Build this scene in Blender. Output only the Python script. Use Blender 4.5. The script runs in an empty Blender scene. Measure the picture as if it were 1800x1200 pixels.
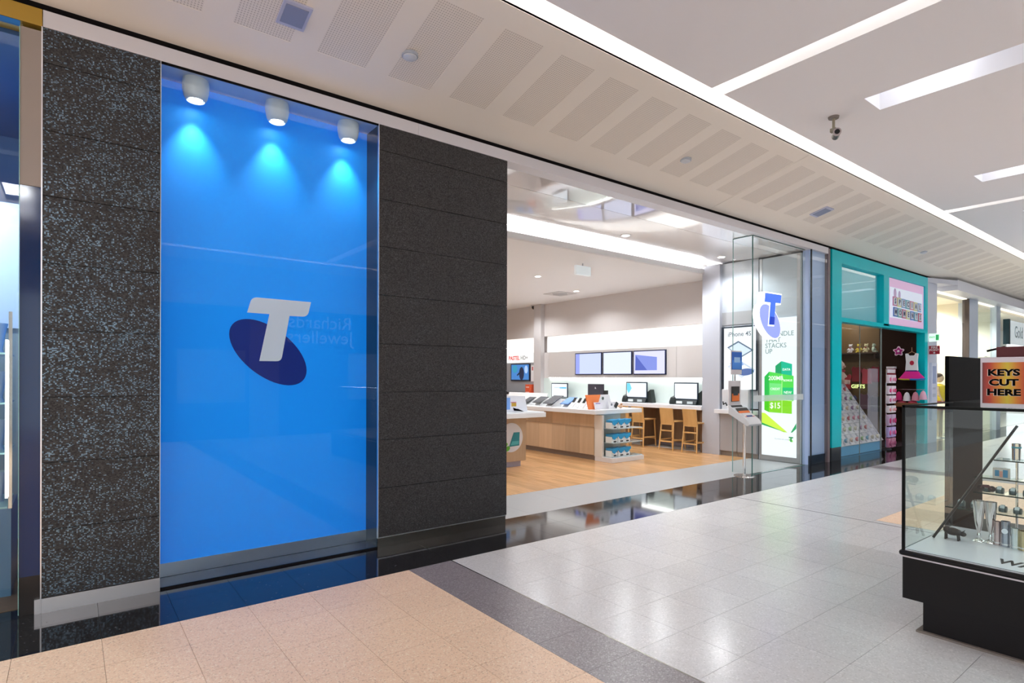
import bpy, bmesh, math, random
from mathutils import Vector, Matrix
random.seed(7)
PI = math.pi
S = bpy.context.scene
COL = S.collection

# ------------------------------------------------------------------ camera
YAW, ROLL, FOC, CAMZ = math.radians(37.5), math.radians(.15), 1011.0, 1.55
cam = bpy.data.cameras.new('camera'); camo = bpy.data.objects.new('camera', cam); COL.objects.link(camo)
Fv = Vector((math.sin(YAW), math.cos(YAW), 0)); R0 = Vector((math.cos(YAW), -math.sin(YAW), 0)); U0 = Vector((0, 0, 1))
Rv = R0*math.cos(ROLL) + U0*math.sin(ROLL); Uv = U0*math.cos(ROLL) - R0*math.sin(ROLL)
m = Matrix.Identity(4)
for i in range(3):
    m[i][0], m[i][1], m[i][2] = Rv[i], Uv[i], -Fv[i]
m[2][3] = CAMZ
camo.matrix_world = m
cam.sensor_fit = 'HORIZONTAL'; cam.sensor_width = 36; cam.lens = FOC/1800*36; cam.shift_y = 62.5/1800
cam.clip_start = .05; cam.clip_end = 200
S.camera = camo

# ------------------------------------------------------------------ world, light, exposure
w = bpy.data.worlds.new('world'); S.world = w; w.use_nodes = True
w.node_tree.nodes['Background'].inputs[0].default_value = (.93, .97, 1, 1)
w.node_tree.nodes['Background'].inputs[1].default_value = 1.35
S.view_settings.view_transform = 'Standard'; S.view_settings.look = 'None'
S.view_settings.exposure = 0.42; S.view_settings.gamma = 1; S.view_settings.use_curve_mapping = False

def area(name, loc, rot, sx, sy, power, col=(1, 1, 1)):
    l = bpy.data.lights.new(name, 'AREA'); l.shape = 'RECTANGLE'; l.size = sx; l.size_y = sy; l.energy = power; l.color = col
    o = bpy.data.objects.new(name, l); o.location = loc; o.rotation_euler = rot; COL.objects.link(o); return o
def spot(name, loc, aim, power, deg=120, blend=.6, rad=.04, col=(1, 1, 1)):
    l = bpy.data.lights.new(name, 'SPOT'); l.energy = power; l.spot_size = math.radians(deg); l.spot_blend = blend
    l.shadow_soft_size = rad; l.color = col
    o = bpy.data.objects.new(name, l); o.location = loc
    o.rotation_euler = (Vector(aim)-Vector(loc)).to_track_quat('-Z', 'Y').to_euler(); COL.objects.link(o); return o
# skylight wells of the mall ceiling (rear row added unseen, to light the mall)
WELLS = [(-4.5, -4.1), (-.9, -.5), (6.31, 6.70), (9.91, 10.31), (12.6, 13.5), (16.2, 16.6), (19.8, 20.2)]
for a, b in WELLS:
    area('well_and_fill_lamp', ((a+b)/2, 1.95, 4.665), (0, 0, 0), b-a-.06, .3, 1.7, (.93, .97, 1))
    area('well_and_fill_lamp', ((a+b)/2, -2.5, 4.665), (0, 0, 0), b-a-.03, 1.8, 75, (.93, .97, 1))  # out-of-view rear lamps, added to carry the mall's light
# downlights of the phone shop
DL = [(4.7, 6.3), (7.1, 6.25), (9.8, 6.25), (5.8, 8.4), (7.82, 9.3), (9.3, 8.2), (9.9, 10.3), (5.8, 10.6), (7.9, 12.3), (9.9, 12.6), (5.8, 12.9), (9.6, 7.5)]
for x, y in DL:
    spot('downlight_lamp', (x, y, 3.66 if y > 7 else 3.82), (x, y, 0), 95, 150, .5, .07, (.94, .97, 1))
for x in (12.6, 14.2, 15.6):
    spot('shop_lamp', (x, 6.6, 3.4), (x, 6.2, 0), 42, 150, .5, .08, (1, .93, .84))
for x in (17.8, 19, 21.2, 23.5):
    spot('shop_lamp', (x, 6.0, 3.55), (x, 6.0, 0), 190, 160, .5, .08, (1, .95, .85))
for x in (-1.6, -.8):
    spot('shop_lamp', (x, 5.8, 3.3), (x, 6, 0), 60, 150, .5, .05, (.9, .96, 1))

# ------------------------------------------------------------------ materials
def lin(c):
    return tuple(((v/12.92) if v <= .04045 else ((v+.055)/1.055)**2.4) for v in c)
def hx(h):
    h = h.lstrip('#'); return lin(tuple(int(h[i:i+2], 16)/255 for i in (0, 2, 4)))
MATS = {}
def mat(name, col=(.8, .8, .8), rough=.5, metal=0., spec=.5, emit=0., ecol=None, coat=0., alpha=1.):
    if name in MATS: return MATS[name]
    if isinstance(col, str): col = hx(col)
    x = bpy.data.materials.new(name); x.use_nodes = True
    b = x.node_tree.nodes['Principled BSDF']
    b.inputs['Base Color'].default_value = (*col, 1); b.inputs['Roughness'].default_value = rough
    b.inputs['Metallic'].default_value = metal; b.inputs['Specular IOR Level'].default_value = spec
    b.inputs['Coat Weight'].default_value = coat
    if emit:
        e = ecol or col
        if isinstance(e, str): e = hx(e)
        b.inputs['Emission Color'].default_value = (*e, 1); b.inputs['Emission Strength'].default_value = emit
    MATS[name] = x; return x
class NT:
    def __init__(s, m): s.t = m.node_tree; s.b = s.t.nodes.get('Principled BSDF')
    def n(s, typ, **k):
        q = s.t.nodes.new(typ)
        for a, v in k.items(): setattr(q, a, v)
        return q
    def l(s, a, b): s.t.links.new(a, b)
    def math(s, op, a, b=None, c=None):
        q = s.n('ShaderNodeMath', operation=op)
        for i, v in enumerate((a, b, c)):
            if v is None: continue
            if isinstance(v, (int, float)): q.inputs[i].default_value = v
            else: s.l(v, q.inputs[i])
        return q.outputs[0]
    def mix(s, fac, a, b):
        q = s.n('ShaderNodeMix', data_type='RGBA')
        if isinstance(fac, (int, float)): q.inputs[0].default_value = fac
        else: s.l(fac, q.inputs[0])
        for i, v in ((6, a), (7, b)):
            if isinstance(v, tuple): q.inputs[i].default_value = (*v[:3], 1)
            else: s.l(v, q.inputs[i])
        return q.outputs[2]
    def pos(s): return s.n('ShaderNodeNewGeometry').outputs['Position']
    def noise(s, vec, scale, detail=2, rough=.5):
        q = s.n('ShaderNodeTexNoise'); q.inputs['Scale'].default_value = scale; q.inputs['Detail'].default_value = detail
        q.inputs['Roughness'].default_value = rough
        if vec is not None: s.l(vec, q.inputs['Vector'])
        return q.outputs['Fac']
    def ramp(s, fac, stops):
        q = s.n('ShaderNodeValToRGB'); cr = q.color_ramp
        while len(cr.elements) < len(stops): cr.elements.new(.5)
        for e, (p, c) in zip(cr.elements, stops):
            e.position = p; e.color = (*c, 1) if len(c) == 3 else c
        s.l(fac, q.inputs[0]); return q.outputs[0]
    def vmul(s, v, vec):
        q = s.n('ShaderNodeVectorMath', operation='MULTIPLY'); s.l(v, q.inputs[0]); q.inputs[1].default_value = vec; return q.outputs[0]

def speckle(name, base, dark, light, rough, scale=160, amt=.25, spec=.5):
    x = mat(name, base, rough, spec=spec); t = NT(x); p = t.pos()
    v = t.n('ShaderNodeTexVoronoi'); v.inputs['Scale'].default_value = scale; t.l(p, v.inputs['Vector'])
    r = t.ramp(t.n('ShaderNodeSeparateColor').outputs[0], [(0, base), (1, base)]) if False else None
    sc = t.n('ShaderNodeSeparateColor'); t.l(v.outputs['Color'], sc.inputs[0])
    c = t.ramp(sc.outputs[0], [(0, dark), (amt, base), (1-amt, base), (1, light)])
    n = t.noise(p, 1.3, 3)
    c2 = t.mix(t.math('MULTIPLY', n, .25), c, tuple(v*.8 for v in base))
    oi = t.n('ShaderNodeObjectInfo').outputs['Random']
    hsv = t.n('ShaderNodeHueSaturation'); t.l(c2, hsv.inputs['Color'])
    t.l(t.math('ADD', t.math('MULTIPLY', oi, .05), .975), hsv.inputs['Value'])
    t.l(hsv.outputs[0], t.b.inputs['Base Color'])
    t.l(t.math('ADD', t.math('MULTIPLY', n, .08), rough-.03), t.b.inputs['Roughness'])
    return x
M = {}
M['white_tile'] = speckle('white_terrazzo', (.655, .65, .66), (.55, .545, .55), (.78, .775, .78), .2, 120, .2, .5)
M['tan_tile'] = speckle('tan_terrazzo', (.86, .61, .43), (.60, .40, .27), (.95, .80, .62), .4, 140, .2, .4)
M['grey_tile'] = speckle('grey_terrazzo', (.25, .222, .235), (.15, .13, .15), (.42, .39, .42), .3, 140, .25, .5)
M['black_tile'] = speckle('black_granite', (.013, .013, .015), (.008, .008, .01), (.10, .10, .11), .06, 120, .03, .6)
M['thresh'] = mat('threshold_tile', (.40, .41, .42), .35)
M['grout'] = mat('grout', (.50, .47, .44), .8)
M['white_paint'] = mat('white_paint', (.80, .79, .78), .6)
M['mall_ceiling'] = mat('mall_ceiling_paint', (.92, .91, .945), .85, spec=.2)
M['fascia'] = mat('fascia_white', (.72, .71, .76), .3)
M['black'] = mat('black_gap', (.010, .009, .010), .9, spec=.05)
M['dark'] = mat('dark_satin', (.03, .03, .035), .4, spec=.25)
M['steel'] = mat('brushed_steel', (.86, .86, .89), .3, 1.)
M['steel_dark'] = mat('bronze_steel', (.22, .20, .18), .25, 1.)
M['chrome'] = mat('chrome', (.8, .8, .8), .08, 1.)
M['alu'] = mat('grey_aluminium', (.45, .46, .47), .35, .6)
M['emit'] = mat('cove_light', (1, 1, .95),   .5, emit=4.2, ecol=(1, .985, .93))
M['emit2'] = mat('lamp_glow', (1, 1, 1), .5, emit=12, ecol=(1, 1, 1))
M['well'] = mat('skylight_diffuser', (.9, .93, 1), .5, emit=.03, ecol=(.93, .96, 1))
M['sky'] = mat('skylight_blue', (.7, .85, 1), .5, emit=1.1, ecol=(.72, .86, 1))

def glass(name, tint=(.93, .97, .96), refl=1.0, rough=0.0):
    x = bpy.data.materials.new(name); x.use_nodes = True; t = NT(x); t.t.nodes.clear()
    o = t.n('ShaderNodeOutputMaterial'); mx = t.n('ShaderNodeMixShader'); tr = t.n('ShaderNodeBsdfTransparent'); gl = t.n('ShaderNodeBsdfGlossy')
    tr.inputs[0].default_value = (*tint, 1); gl.inputs['Roughness'].default_value = rough; gl.inputs[0].default_value = (1, 1, 1, 1)
    fr = t.n('ShaderNodeFresnel'); fr.inputs[0].default_value = 1.45
    g = t.n('ShaderNodeNewGeometry')
    f = t.math('MULTIPLY', fr.outputs[0], refl)
    t.l(t.math('MULTIPLY', f, t.math('SUBTRACT', 1, g.outputs['Backfacing'])), mx.inputs[0])
    t.l(tr.outputs[0], mx.inputs[1]); t.l(gl.outputs[0], mx.inputs[2]); t.l(mx.outputs[0], o.inputs[0])
    return x
M['glass'] = glass('clear_glass', (.95, .97, .965), .8)
M['glass_blue'] = glass('display_glass', (.90, .95, .98), 1.0)
M['glass_green'] = glass('case_glass', (.92, .97, .955), .9)
def film(name, col, fac):
    x = bpy.data.materials.new(name); x.use_nodes = True; t = NT(x); t.t.nodes.clear()
    o = t.n('ShaderNodeOutputMaterial'); mx = t.n('ShaderNodeMixShader'); mx.inputs[0].default_value = fac
    tr = t.n('ShaderNodeBsdfTransparent'); df = t.n('ShaderNodeBsdfDiffuse'); df.inputs[0].default_value = (*col, 1)
    t.l(tr.outputs[0], mx.inputs[1]); t.l(df.outputs[0], mx.inputs[2]); t.l(mx.outputs[0], o.inputs[0]); return x
M['glass_edge'] = mat('glass_edge', (.05, .16, .15), .15)
M['frost'] = mat('frosted_strip', (.70, .78, .78), .5)

# mosaic stone cladding: tiny tesserae, some of them polished
def mosaic(name, dens, glint):
    x = mat(name, (.035, .033, .033), .55, spec=.3); t = NT(x); p = t.pos()
    s = t.n('ShaderNodeVectorMath', operation='SNAP'); t.l(p, s.inputs[0]); s.inputs[1].default_value = (.0082, .3, .0064)
    wn = t.n('ShaderNodeTexWhiteNoise', noise_dimensions='3D'); t.l(s.outputs[0], wn.inputs[0])
    q = t.vmul(s.outputs[0], (1, 1, 1.5))
    n1 = t.noise(q, 2.4, 6, .75)
    th = t.math('ADD', t.math('MULTIPLY', n1, 1.1), dens)
    mask = t.math('GREATER_THAN', th, wn.outputs['Value'])
    sc = t.n('ShaderNodeSeparateColor'); t.l(wn.outputs['Color'], sc.inputs[0])
    dk = t.mix(sc.outputs[1], (.020, .020, .022), (.066, .064, .066))
    gl = t.mix(sc.outputs[2], tuple(v*.3 for v in glint), glint)
    t.l(t.mix(mask, dk, gl), t.b.inputs['Base Color'])
    t.l(t.math('MULTIPLY', mask, .75), t.b.inputs['Metallic'])
    t.l(t.math('SUBTRACT', .55, t.math('MULTIPLY', mask, .25)), t.b.inputs['Roughness'])
    bp = t.n('ShaderNodeBump'); bp.inputs['Strength'].default_value = .35; bp.inputs['Distance'].default_value = .002
    t.l(wn.outputs['Value'], bp.inputs['Height']); t.l(bp.outputs[0], t.b.inputs['Normal'])
    return x
M['mosaic'] = mosaic('mosaic_stone', -.36, (.23, .34, .44))
M['mosaic_b'] = mosaic('mosaic_stone_dim_glint', -.48, (.12, .125, .13))  # same stone, glints painted fewer and dimmer for its weaker reflection

def wood(name, a, b, rough=.4, axis=(2, 2, 40), scale=1.0):
    x = mat(name, a, rough); t = NT(x); v = t.vmul(t.pos(), axis)
    n = t.noise(v, scale, 4, .6)
    oi = t.n('ShaderNodeObjectInfo').outputs['Random']
    c = t.ramp(n, [(.3, a), (.7, b)])
    h = t.n('ShaderNodeHueSaturation'); t.l(c, h.inputs['Color'])
    t.l(t.math('ADD', t.math('MULTIPLY', oi, .30), .85), h.inputs['Value']); t.l(h.outputs[0], t.b.inputs['Base Color'])
    return x
M['plank'] = wood('floor_timber', (.44, .215, .085), (.80, .475, .225), .24, (42, 1.6, 1))
M['oak'] = wood('pale_oak_veneer', (.52, .36, .22), (.60, .43, .28), .4, (8, 8, .8))
M['stoolwood'] = wood('honey_oak', (.58, .33, .12), (.68, .42, .17), .35, (10, 10, 2))
M['brownwood'] = wood('brown_veneer', (.20, .125, .075), (.26, .165, .10), .4, (8, 8, .8))

# perforated plasterboard
def perf():
    x = mat('perforated_board', (.52, .47, .44), .7); t = NT(x)
    v = t.vmul(t.pos(), (50, 50, 0)); f = t.n('ShaderNodeVectorMath', operation='FRACTION'); t.l(v, f.inputs[0])
    d = t.n('ShaderNodeVectorMath', operation='DISTANCE'); t.l(f.outputs[0], d.inputs[0]); d.inputs[1].default_value = (.5, .5, 0)
    mk = t.math('LESS_THAN', d.outputs['Value'], .25)
    t.l(t.mix(mk, (.865, .805, .74), (.57, .52, .47)), t.b.inputs['Base Color'])
    return x
M['perf'] = perf()
M['soffit'] = mat('soffit_paint', (.92, .865, .80), .85, spec=.2)

def C(h, rough=.5, **k): return mat('paint_'+h.strip('#')+('' if rough == .5 else '_%d' % int(rough*100)), h, rough, **k)
def E(h, s=1.): return mat('screen_%s_%d' % (h.strip('#'), int(s*100)), (0, 0, 0), .3, emit=s, ecol=hx(h))

# ------------------------------------------------------------------ mesh helpers
class MB:
    def __init__(s): s.v = []; s.f = []
    def box(s, x0, x1, y0, y1, z0, z1):
        n = len(s.v)
        s.v += [(x0, y0, z0), (x1, y0, z0), (x1, y1, z0), (x0, y1, z0), (x0, y0, z1), (x1, y0, z1), (x1, y1, z1), (x0, y1, z1)]
        s.f += [tuple(n+i for i in q) for q in ((0, 3, 2, 1), (4, 5, 6, 7), (0, 1, 5, 4), (1, 2, 6, 5), (2, 3, 7, 6), (3, 0, 4, 7))]
        return s
    def obox(s, c, d, mat3):           # oriented box: centre, half sizes, 3 axes
        n = len(s.v); a, b, e = [Vector(q) for q in mat3]; c = Vector(c)
        for k in (-1, 1):
            for i, j in ((-1, -1), (1, -1), (1, 1), (-1, 1)):
                s.v.append(tuple(c+a*d[0]*i+b*d[1]*j+e*d[2]*k))
        s.f += [tuple(n+i for i in q) for q in ((0, 3, 2, 1), (4, 5, 6, 7), (0, 1, 5, 4), (1, 2, 6, 5), (2, 3, 7, 6), (3, 0, 4, 7))]
        return s
    def prism(s, pts, plane, d0, d1):
        n = len(s.v); k = len(pts)
        for d in (d0, d1):
            for a, b in pts:
                s.v.append({'xz': (a, d, b), 'yz': (d, a, b), 'xy': (a, b, d)}[plane])
        s.f += [tuple(range(n, n+k)), tuple(range(n+2*k-1, n+k-1, -1))]
        for i in range(k):
            j = (i+1) % k; s.f.append((n+i, n+j, n+k+j, n+k+i))
        return s
    def lathe(s, c, prof, seg=20, ax='z'):
        n = len(s.v); k = len(prof)
        for i in range(seg):
            t = 2*PI*i/seg
            for r, z in prof:
                a, b = r*math.cos(t), r*math.sin(t)
                o = {'z': (a, b, z), 'y': (a, z, b), 'x': (z, a, b)}[ax]
                s.v.append((c[0]+o[0], c[1]+o[1], c[2]+o[2]))
        for i in range(seg):
            j = (i+1) % seg
            for q in range(k-1): s.f.append((n+i*k+q, n+j*k+q, n+j*k+q+1, n+i*k+q+1))
        s.f.append(tuple(n+i*k for i in range(seg))); s.f.append(tuple(n+i*k+k-1 for i in reversed(range(seg))))
        return s
    def tube(s, pts, r, seg=8, r2=None):
        pts = [Vector(p) for p in pts]; n = len(s.v); m_ = len(pts)
        for i, p in enumerate(pts):
            d = (pts[min(i+1, m_-1)]-pts[max(i-1, 0)]).normalized()
            u = d.cross(Vector((0, 0, 1)) if abs(d.z) < .9 else Vector((1, 0, 0))).normalized(); v_ = d.cross(u)
            rr = r if r2 is None else r+(r2-r)*i/(m_-1)
            for k in range(seg):
                t = 2*PI*k/seg+PI/seg; s.v.append(tuple(p+u*math.cos(t)*rr+v_*math.sin(t)*rr))
        for i in range(m_-1):
            for k in range(seg):
                j = (k+1) % seg; s.f.append((n+i*seg+k, n+i*seg+j, n+(i+1)*seg+j, n+(i+1)*seg+k))
        s.f.append(tuple(n+k for k in reversed(range(seg)))); s.f.append(tuple(n+(m_-1)*seg+k for k in range(seg)))
        return s
    def ball(s, c, r, seg=14, rings=9):
        if isinstance(r, (int, float)): r = (r, r, r)
        n = len(s.v)
        for i in range(rings+1):
            ph = PI*i/rings
            for j in range(seg):
                t = 2*PI*j/seg
                s.v.append((c[0]+r[0]*math.sin(ph)*math.cos(t), c[1]+r[1]*math.sin(ph)*math.sin(t), c[2]+r[2]*math.cos(ph)))
        for i in range(rings):
            for j in range(seg):
                k = (j+1) % seg; s.f.append((n+i*seg+j, n+i*seg+k, n+(i+1)*seg+k, n+(i+1)*seg+j))
        return s
    def mesh(s, name, off=(0, 0, 0), merge=False):
        me = bpy.data.meshes.new(name)
        me.from_pydata([(a-off[0], b-off[1], c-off[2]) for a, b, c in s.v], [], s.f)
        b = bmesh.new(); b.from_mesh(me)
        if merge: bmesh.ops.remove_doubles(b, verts=b.verts, dist=1e-5)
        bmesh.ops.recalc_face_normals(b, faces=b.faces); b.to_mesh(me); b.free()
        for p in me.polygons: p.use_smooth = True
        me.set_sharp_from_angle(angle=math.radians(38))
        return me
def setp(o, label=None, cat=None, group=None, kind=None):
    if label: o['label'] = label
    if cat: o['category'] = cat
    if group: o['group'] = group
    if kind: o['kind'] = kind
    return o
def thing(name, label, cat, loc=(0, 0, 0), group=None, rz=0):
    o = bpy.data.objects.new(name, None); o.empty_display_size = .1; COL.objects.link(o); o.location = loc; o.rotation_euler = (0, 0, rz)
    return setp(o, label, cat, group)
def wpos(p):
    v = Vector((0, 0, 0))
    while p is not None: v += p.location; p = p.parent
    return v
def part(name, mb, m_, parent=None, label=None, bevel=0, local=False, merge=False, kind=None):
    off = (0, 0, 0) if (local or parent is None) else tuple(wpos(parent))
    me = mb.mesh(name, off, merge) if isinstance(mb, MB) else mb
    me.materials.clear(); me.materials.append(m_ if not isinstance(m_, str) else M[m_])
    o = bpy.data.objects.new(name, me); COL.objects.link(o)
    if parent is not None: o.parent = parent
    if bevel:
        q = o.modifiers.new('bevel', 'BEVEL'); q.width = bevel; q.segments = 2; q.limit_method = 'ANGLE'
    return setp(o, label, kind=kind)
def struct(name, mb, m_, **k):
    o = part(name, mb, m_, **k); o['kind'] = 'structure'; return o
def single(name, mb, m_, label, cat, loc, group=None, **k):
    """a thing that is one mesh, its origin at loc"""
    me = mb.mesh(name, loc); o = part(name, me, m_, **k); o.location = loc; return setp(o, label, cat, group)
def kids(o): return [c for c in bpy.data.objects if c.parent == o]
def dup(root, loc, label=None, group=None, rz=None):
    def cp(o, par):
        c = o.copy(); COL.objects.link(c)
        if par is not None: c.parent = par
        for k in CH.get(o.name, []): cp(bpy.data.objects[k], c)
        return c
    CH = {}
    for o in COL.objects:
        if o.parent: CH.setdefault(o.parent.name, []).append(o.name)
    r = cp(root, None); r.location = loc
    if rz is not None: r.rotation_euler = (0, 0, rz)
    if label: r['label'] = label
    if group: r['group'] = group
    return r
_tc = {}
def text_mesh(s, size, bold=0, depth=.002, align='CENTER', sx=1., shear=0.):
    cu = bpy.data.curves.new('t', 'FONT'); cu.body = s; cu.size = size; cu.extrude = depth/2; cu.offset = bold*size
    cu.align_x = align; cu.align_y = 'CENTER'; cu.resolution_u = 3; cu.shear = shear
    o = bpy.data.objects.new('t', cu); COL.objects.link(o)
    bpy.context.view_layer.update()
    me = bpy.data.meshes.new_from_object(o.evaluated_get(bpy.context.evaluated_depsgraph_get()))
    bpy.data.objects.remove(o); bpy.data.curves.remove(cu)
    for v in me.vertices: v.co.x *= sx
    return me
def text(name, s, size, loc, face, m_, parent=None, **k):
    me = text_mesh(s, size, **k); off = Vector((0, 0, 0)) if parent is None else wpos(parent)
    L = Vector(loc)-off
    ax = {'-y': (Vector((1, 0, 0)), Vector((0, 0, 1)), Vector((0, -1, 0))), '-x': (Vector((0, -1, 0)), Vector((0, 0, 1)), Vector((-1, 0, 0))),
          '+y': (Vector((-1, 0, 0)), Vector((0, 0, 1)), Vector((0, 1, 0))), 'up': (Vector((0, -1, 0)), Vector((1, 0, 0)), Vector((0, 0, 1)))}[face] if isinstance(face, str) else face
    for v in me.vertices: x, y, z = v.co; v.co = L+ax[0]*x+ax[1]*y+ax[2]*z
    me.update()
    return part(name, me, m_, parent)

# ------------------------------------------------------------------ FLOOR
G = .4015; X0 = .1475; Y0 = 4.165      # tile grid
floor = struct('floor', MB().box(-14, 36, -12, 16.5, -.12, -.012), 'grout')
def tile_mesh(name, x0, x1, y0, y1, m_):
    mb = MB().box(0, x1-x0, 0, y1-y0, -.012, 0); me = mb.mesh(name); me.materials.append(M[m_]); return me
_tm = {}
def tile(x0, x1, y0, y1, m_, g=.0009, name='floor_tile'):
    w_, h_ = round(x1-x0-2*g, 4), round(y1-y0-2*g, 4); key = (w_, h_, m_)
    if key not in _tm: _tm[key] = tile_mesh(name, 0, w_, 0, h_, m_)
    o = bpy.data.objects.new(name, _tm[key]); COL.objects.link(o); o.parent = floor; o.location = (x0+g, y0+g, 0); return o
stuffs = {k: MB() for k in ('white_tile', 'tan_tile', 'grey_tile', 'black_tile')}
def add(i, j, m_, near):
    x0, x1 = X0+i*G, X0+(i+1)*G; y1, y0 = Y0-j*G, Y0-(j+1)*G
    if near: tile(x0, x1, y0, y1, m_)
    else:
        g = .0012; stuffs[m_].box(x0+g, x1-g, y0+g, y1-g, -.012, 0)
XS = X0+5*G; XW = X0+6*G               # grey strip 2.155 .. 2.557
def near_ok(x, y):                     # tiles in front of the lens and near enough to be told apart
    f = x*math.sin(YAW)+y*math.cos(YAW); r = x*math.cos(YAW)-y*math.sin(YAW)
    return f > 1.2 and abs(r) < .95*f and f < 7.2
for i in range(-34, 84):
    for j in range(0, 40):
        x, y = X0+(i+.5)*G, Y0-(j+.5)*G
        if x < XS: m_ = 'tan_tile'
        elif x < XW: m_ = 'grey_tile'
        elif x > 6.85 and x < 10.95 and y < 2.56: m_ = 'tan_tile'
        elif 10.95 < x < 11.4: m_ = 'grey_tile'
        else: m_ = 'white_tile'
        add(i, j, m_, near_ok(x, y) and j < 12)
for i in range(-34, 84):               # black border along the shopfronts, two rows
    x0, x1 = X0+i*G, X0+(i+1)*G
    for y0, y1 in ((4.165, 4.59), (4.59, 5.02)):
        if -1.6 < x0 < 9 : tile(x0, x1, y0, y1, 'black_tile')
        else: stuffs['black_tile'].box(x0+.001, x1-.001, y0+.001, y1-.001, -.012, 0)
for k, mb in stuffs.items():
    part('floor_tile', mb, M[k], floor, kind='stuff')
part('joint_strip', MB().box(6.84, 6.853, -8, 4.16, -.01, .0008), 'dark', floor)
part('joint_strip', MB().box(XW-.006, XW+.004, -8, 5.02, -.01, .0008), M['steel_dark'], floor)
for i in range(9):                      # pale threshold tiles in the shop entrance
    x0 = 3.35+i*.8
    tile(x0, min(x0+.8, 10.36), 5.02, 6.0 + .0*i, 'thresh', .001, 'threshold_tile')
pl = []
for i in range(49):                     # timber planks of the phone shop
    x0 = 3.3+i*.145
    if x0 > 11: break
    cuts = [6.0]; y = 6.0+random.uniform(.5, 2.2)
    while y < 15: cuts.append(y); y += random.choice((1.9, 2.3, 2.8))
    cuts.append(15)
    for a, b in zip(cuts, cuts[1:]): tile(x0, x0+.145, a, b, 'plank', .0008, 'floor_plank')

# ------------------------------------------------------------------ MALL CEILING
def holed(mb, X, Y, holes, z0, z1):
    xs = sorted(set([X[0], X[1]]+[v for h in holes for v in h[:2] if X[0] < v < X[1]])); ys = sorted(set([Y[0], Y[1]]+[v for h in holes for v in h[2:] if Y[0] < v < Y[1]]))
    for a, b in zip(xs, xs[1:]):
        run = None
        for c, d in zip(ys, ys[1:]):
            cx, cy = (a+b)/2, (c+d)/2
            if any(h[0] < cx < h[1] and h[2] < cy < h[3] for h in holes):
                if run: mb.box(a, b, run[0], run[1], z0, z1); run = None
            else: run = (run[0], d) if run else (c, d)
        if run: mb.box(a, b, run[0], run[1], z0, z1)
    return mb
SL = [(-8.43, -8.23), (-1.76, -1.56), (4.92, 5.12), (11.6, 11.8), (18.28, 18.48), (24.96, 25.16), (31.6, 31.8)]
holes = [(a, b, -4.28, 3.245) for a, b in SL]+[(a, b, -.9, 2.43) for a, b in WELLS]+[(a, b, -3.6, -1.4) for a, b in WELLS]  # last list: rear wells, added to hold the fill lamps
ceil = struct('ceiling', holed(MB(), (-14, 36), (-4.3, 3.245), holes, 4.35, 4.62), 'mall_ceiling')
for a, b in SL: part('cove_light', MB().box(a-.02, b+.02, -4.3, 3.2, 4.62, 4.64), mat('slot_light', (1, 1, .95), .5, emit=1.5, ecol=(1, .98, .88)), ceil, label='glowing light slot across the ceiling')
part('cove_light', MB().box(-14, 36, 3.2, 3.5, 4.66, 4.68), 'emit', ceil, label='long glowing light slot beside the sloped soffit')
part('cove_light', MB().box(-14, 36, -4.6, -4.28, 4.66, 4.68), 'emit', ceil)
for k, (a, b) in enumerate(WELLS):
    part('skylight_diffuser', MB().box(a, b, -.9, 2.43, 4.68, 4.70).box(a, b, -3.6, -1.4, 4.68, 4.70), M['sky'] if k in (4,) else M['well'], ceil)  # second box caps the added rear wells
# sloped soffit above the shopfronts with perforated panels
def sz(y): return 4.0+.25*(4.85-y)
def sslab(mb, x0, x1, ya, yb, t=.02, dz=0.):
    n = len(mb.v)
    for y in (ya, yb):
        mb.v += [(x0, y, sz(y)+dz), (x1, y, sz(y)+dz), (x1, y, sz(y)+dz+t), (x0, y, sz(y)+dz+t)]
    mb.f += [tuple(n+i for i in q) for q in ((0, 1, 2, 3), (7, 6, 5, 4), (0, 4, 5, 1), (1, 5, 6, 2), (2, 6, 7, 3), (3, 7, 4, 0))]
mb = MB(); YA, YB = 4.5, 3.64
px = [1.52+.6*k for k in range(-24, 57)]
def seams(x0, x1):
    return [(x0, x1)] if not (x0 < 7.35 < x1) else [(x0, 7.3465), (7.3535, x1)]
for a, b in seams(-14, 36): sslab(mb, a, b, 4.9, YA); sslab(mb, a, b, YB, 3.45)
prev = -14.
for x in px+[40.]:
    if prev < min(x, 36):
        for a, b in seams(prev, min(x, 36)): sslab(mb, a, b, YA, YB)
    prev = x+.4
mb.box(-14, 36, 3.45, 3.47, 4.352, 4.66)
soff = struct('ceiling_soffit', mb, 'soffit')
soff['label'] = 'sloped beige soffit over the shopfronts'
q = MB(); sslab(q, 7.3475, 7.3525, 4.9, 3.45, .01, .006); part('seam', q, 'black', soff)
me = None
for k, x in enumerate(px):
    q = MB(); sslab(q, 0, .4, YA, YB, .01, .003)
    if me is None: me = q.mesh('perforated_panel'); me.materials.append(M['perf'])
    o = bpy.data.objects.new('perforated_panel', me); COL.objects.link(o); o.parent = soff; o.location = (x, 0, 0)
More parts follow.
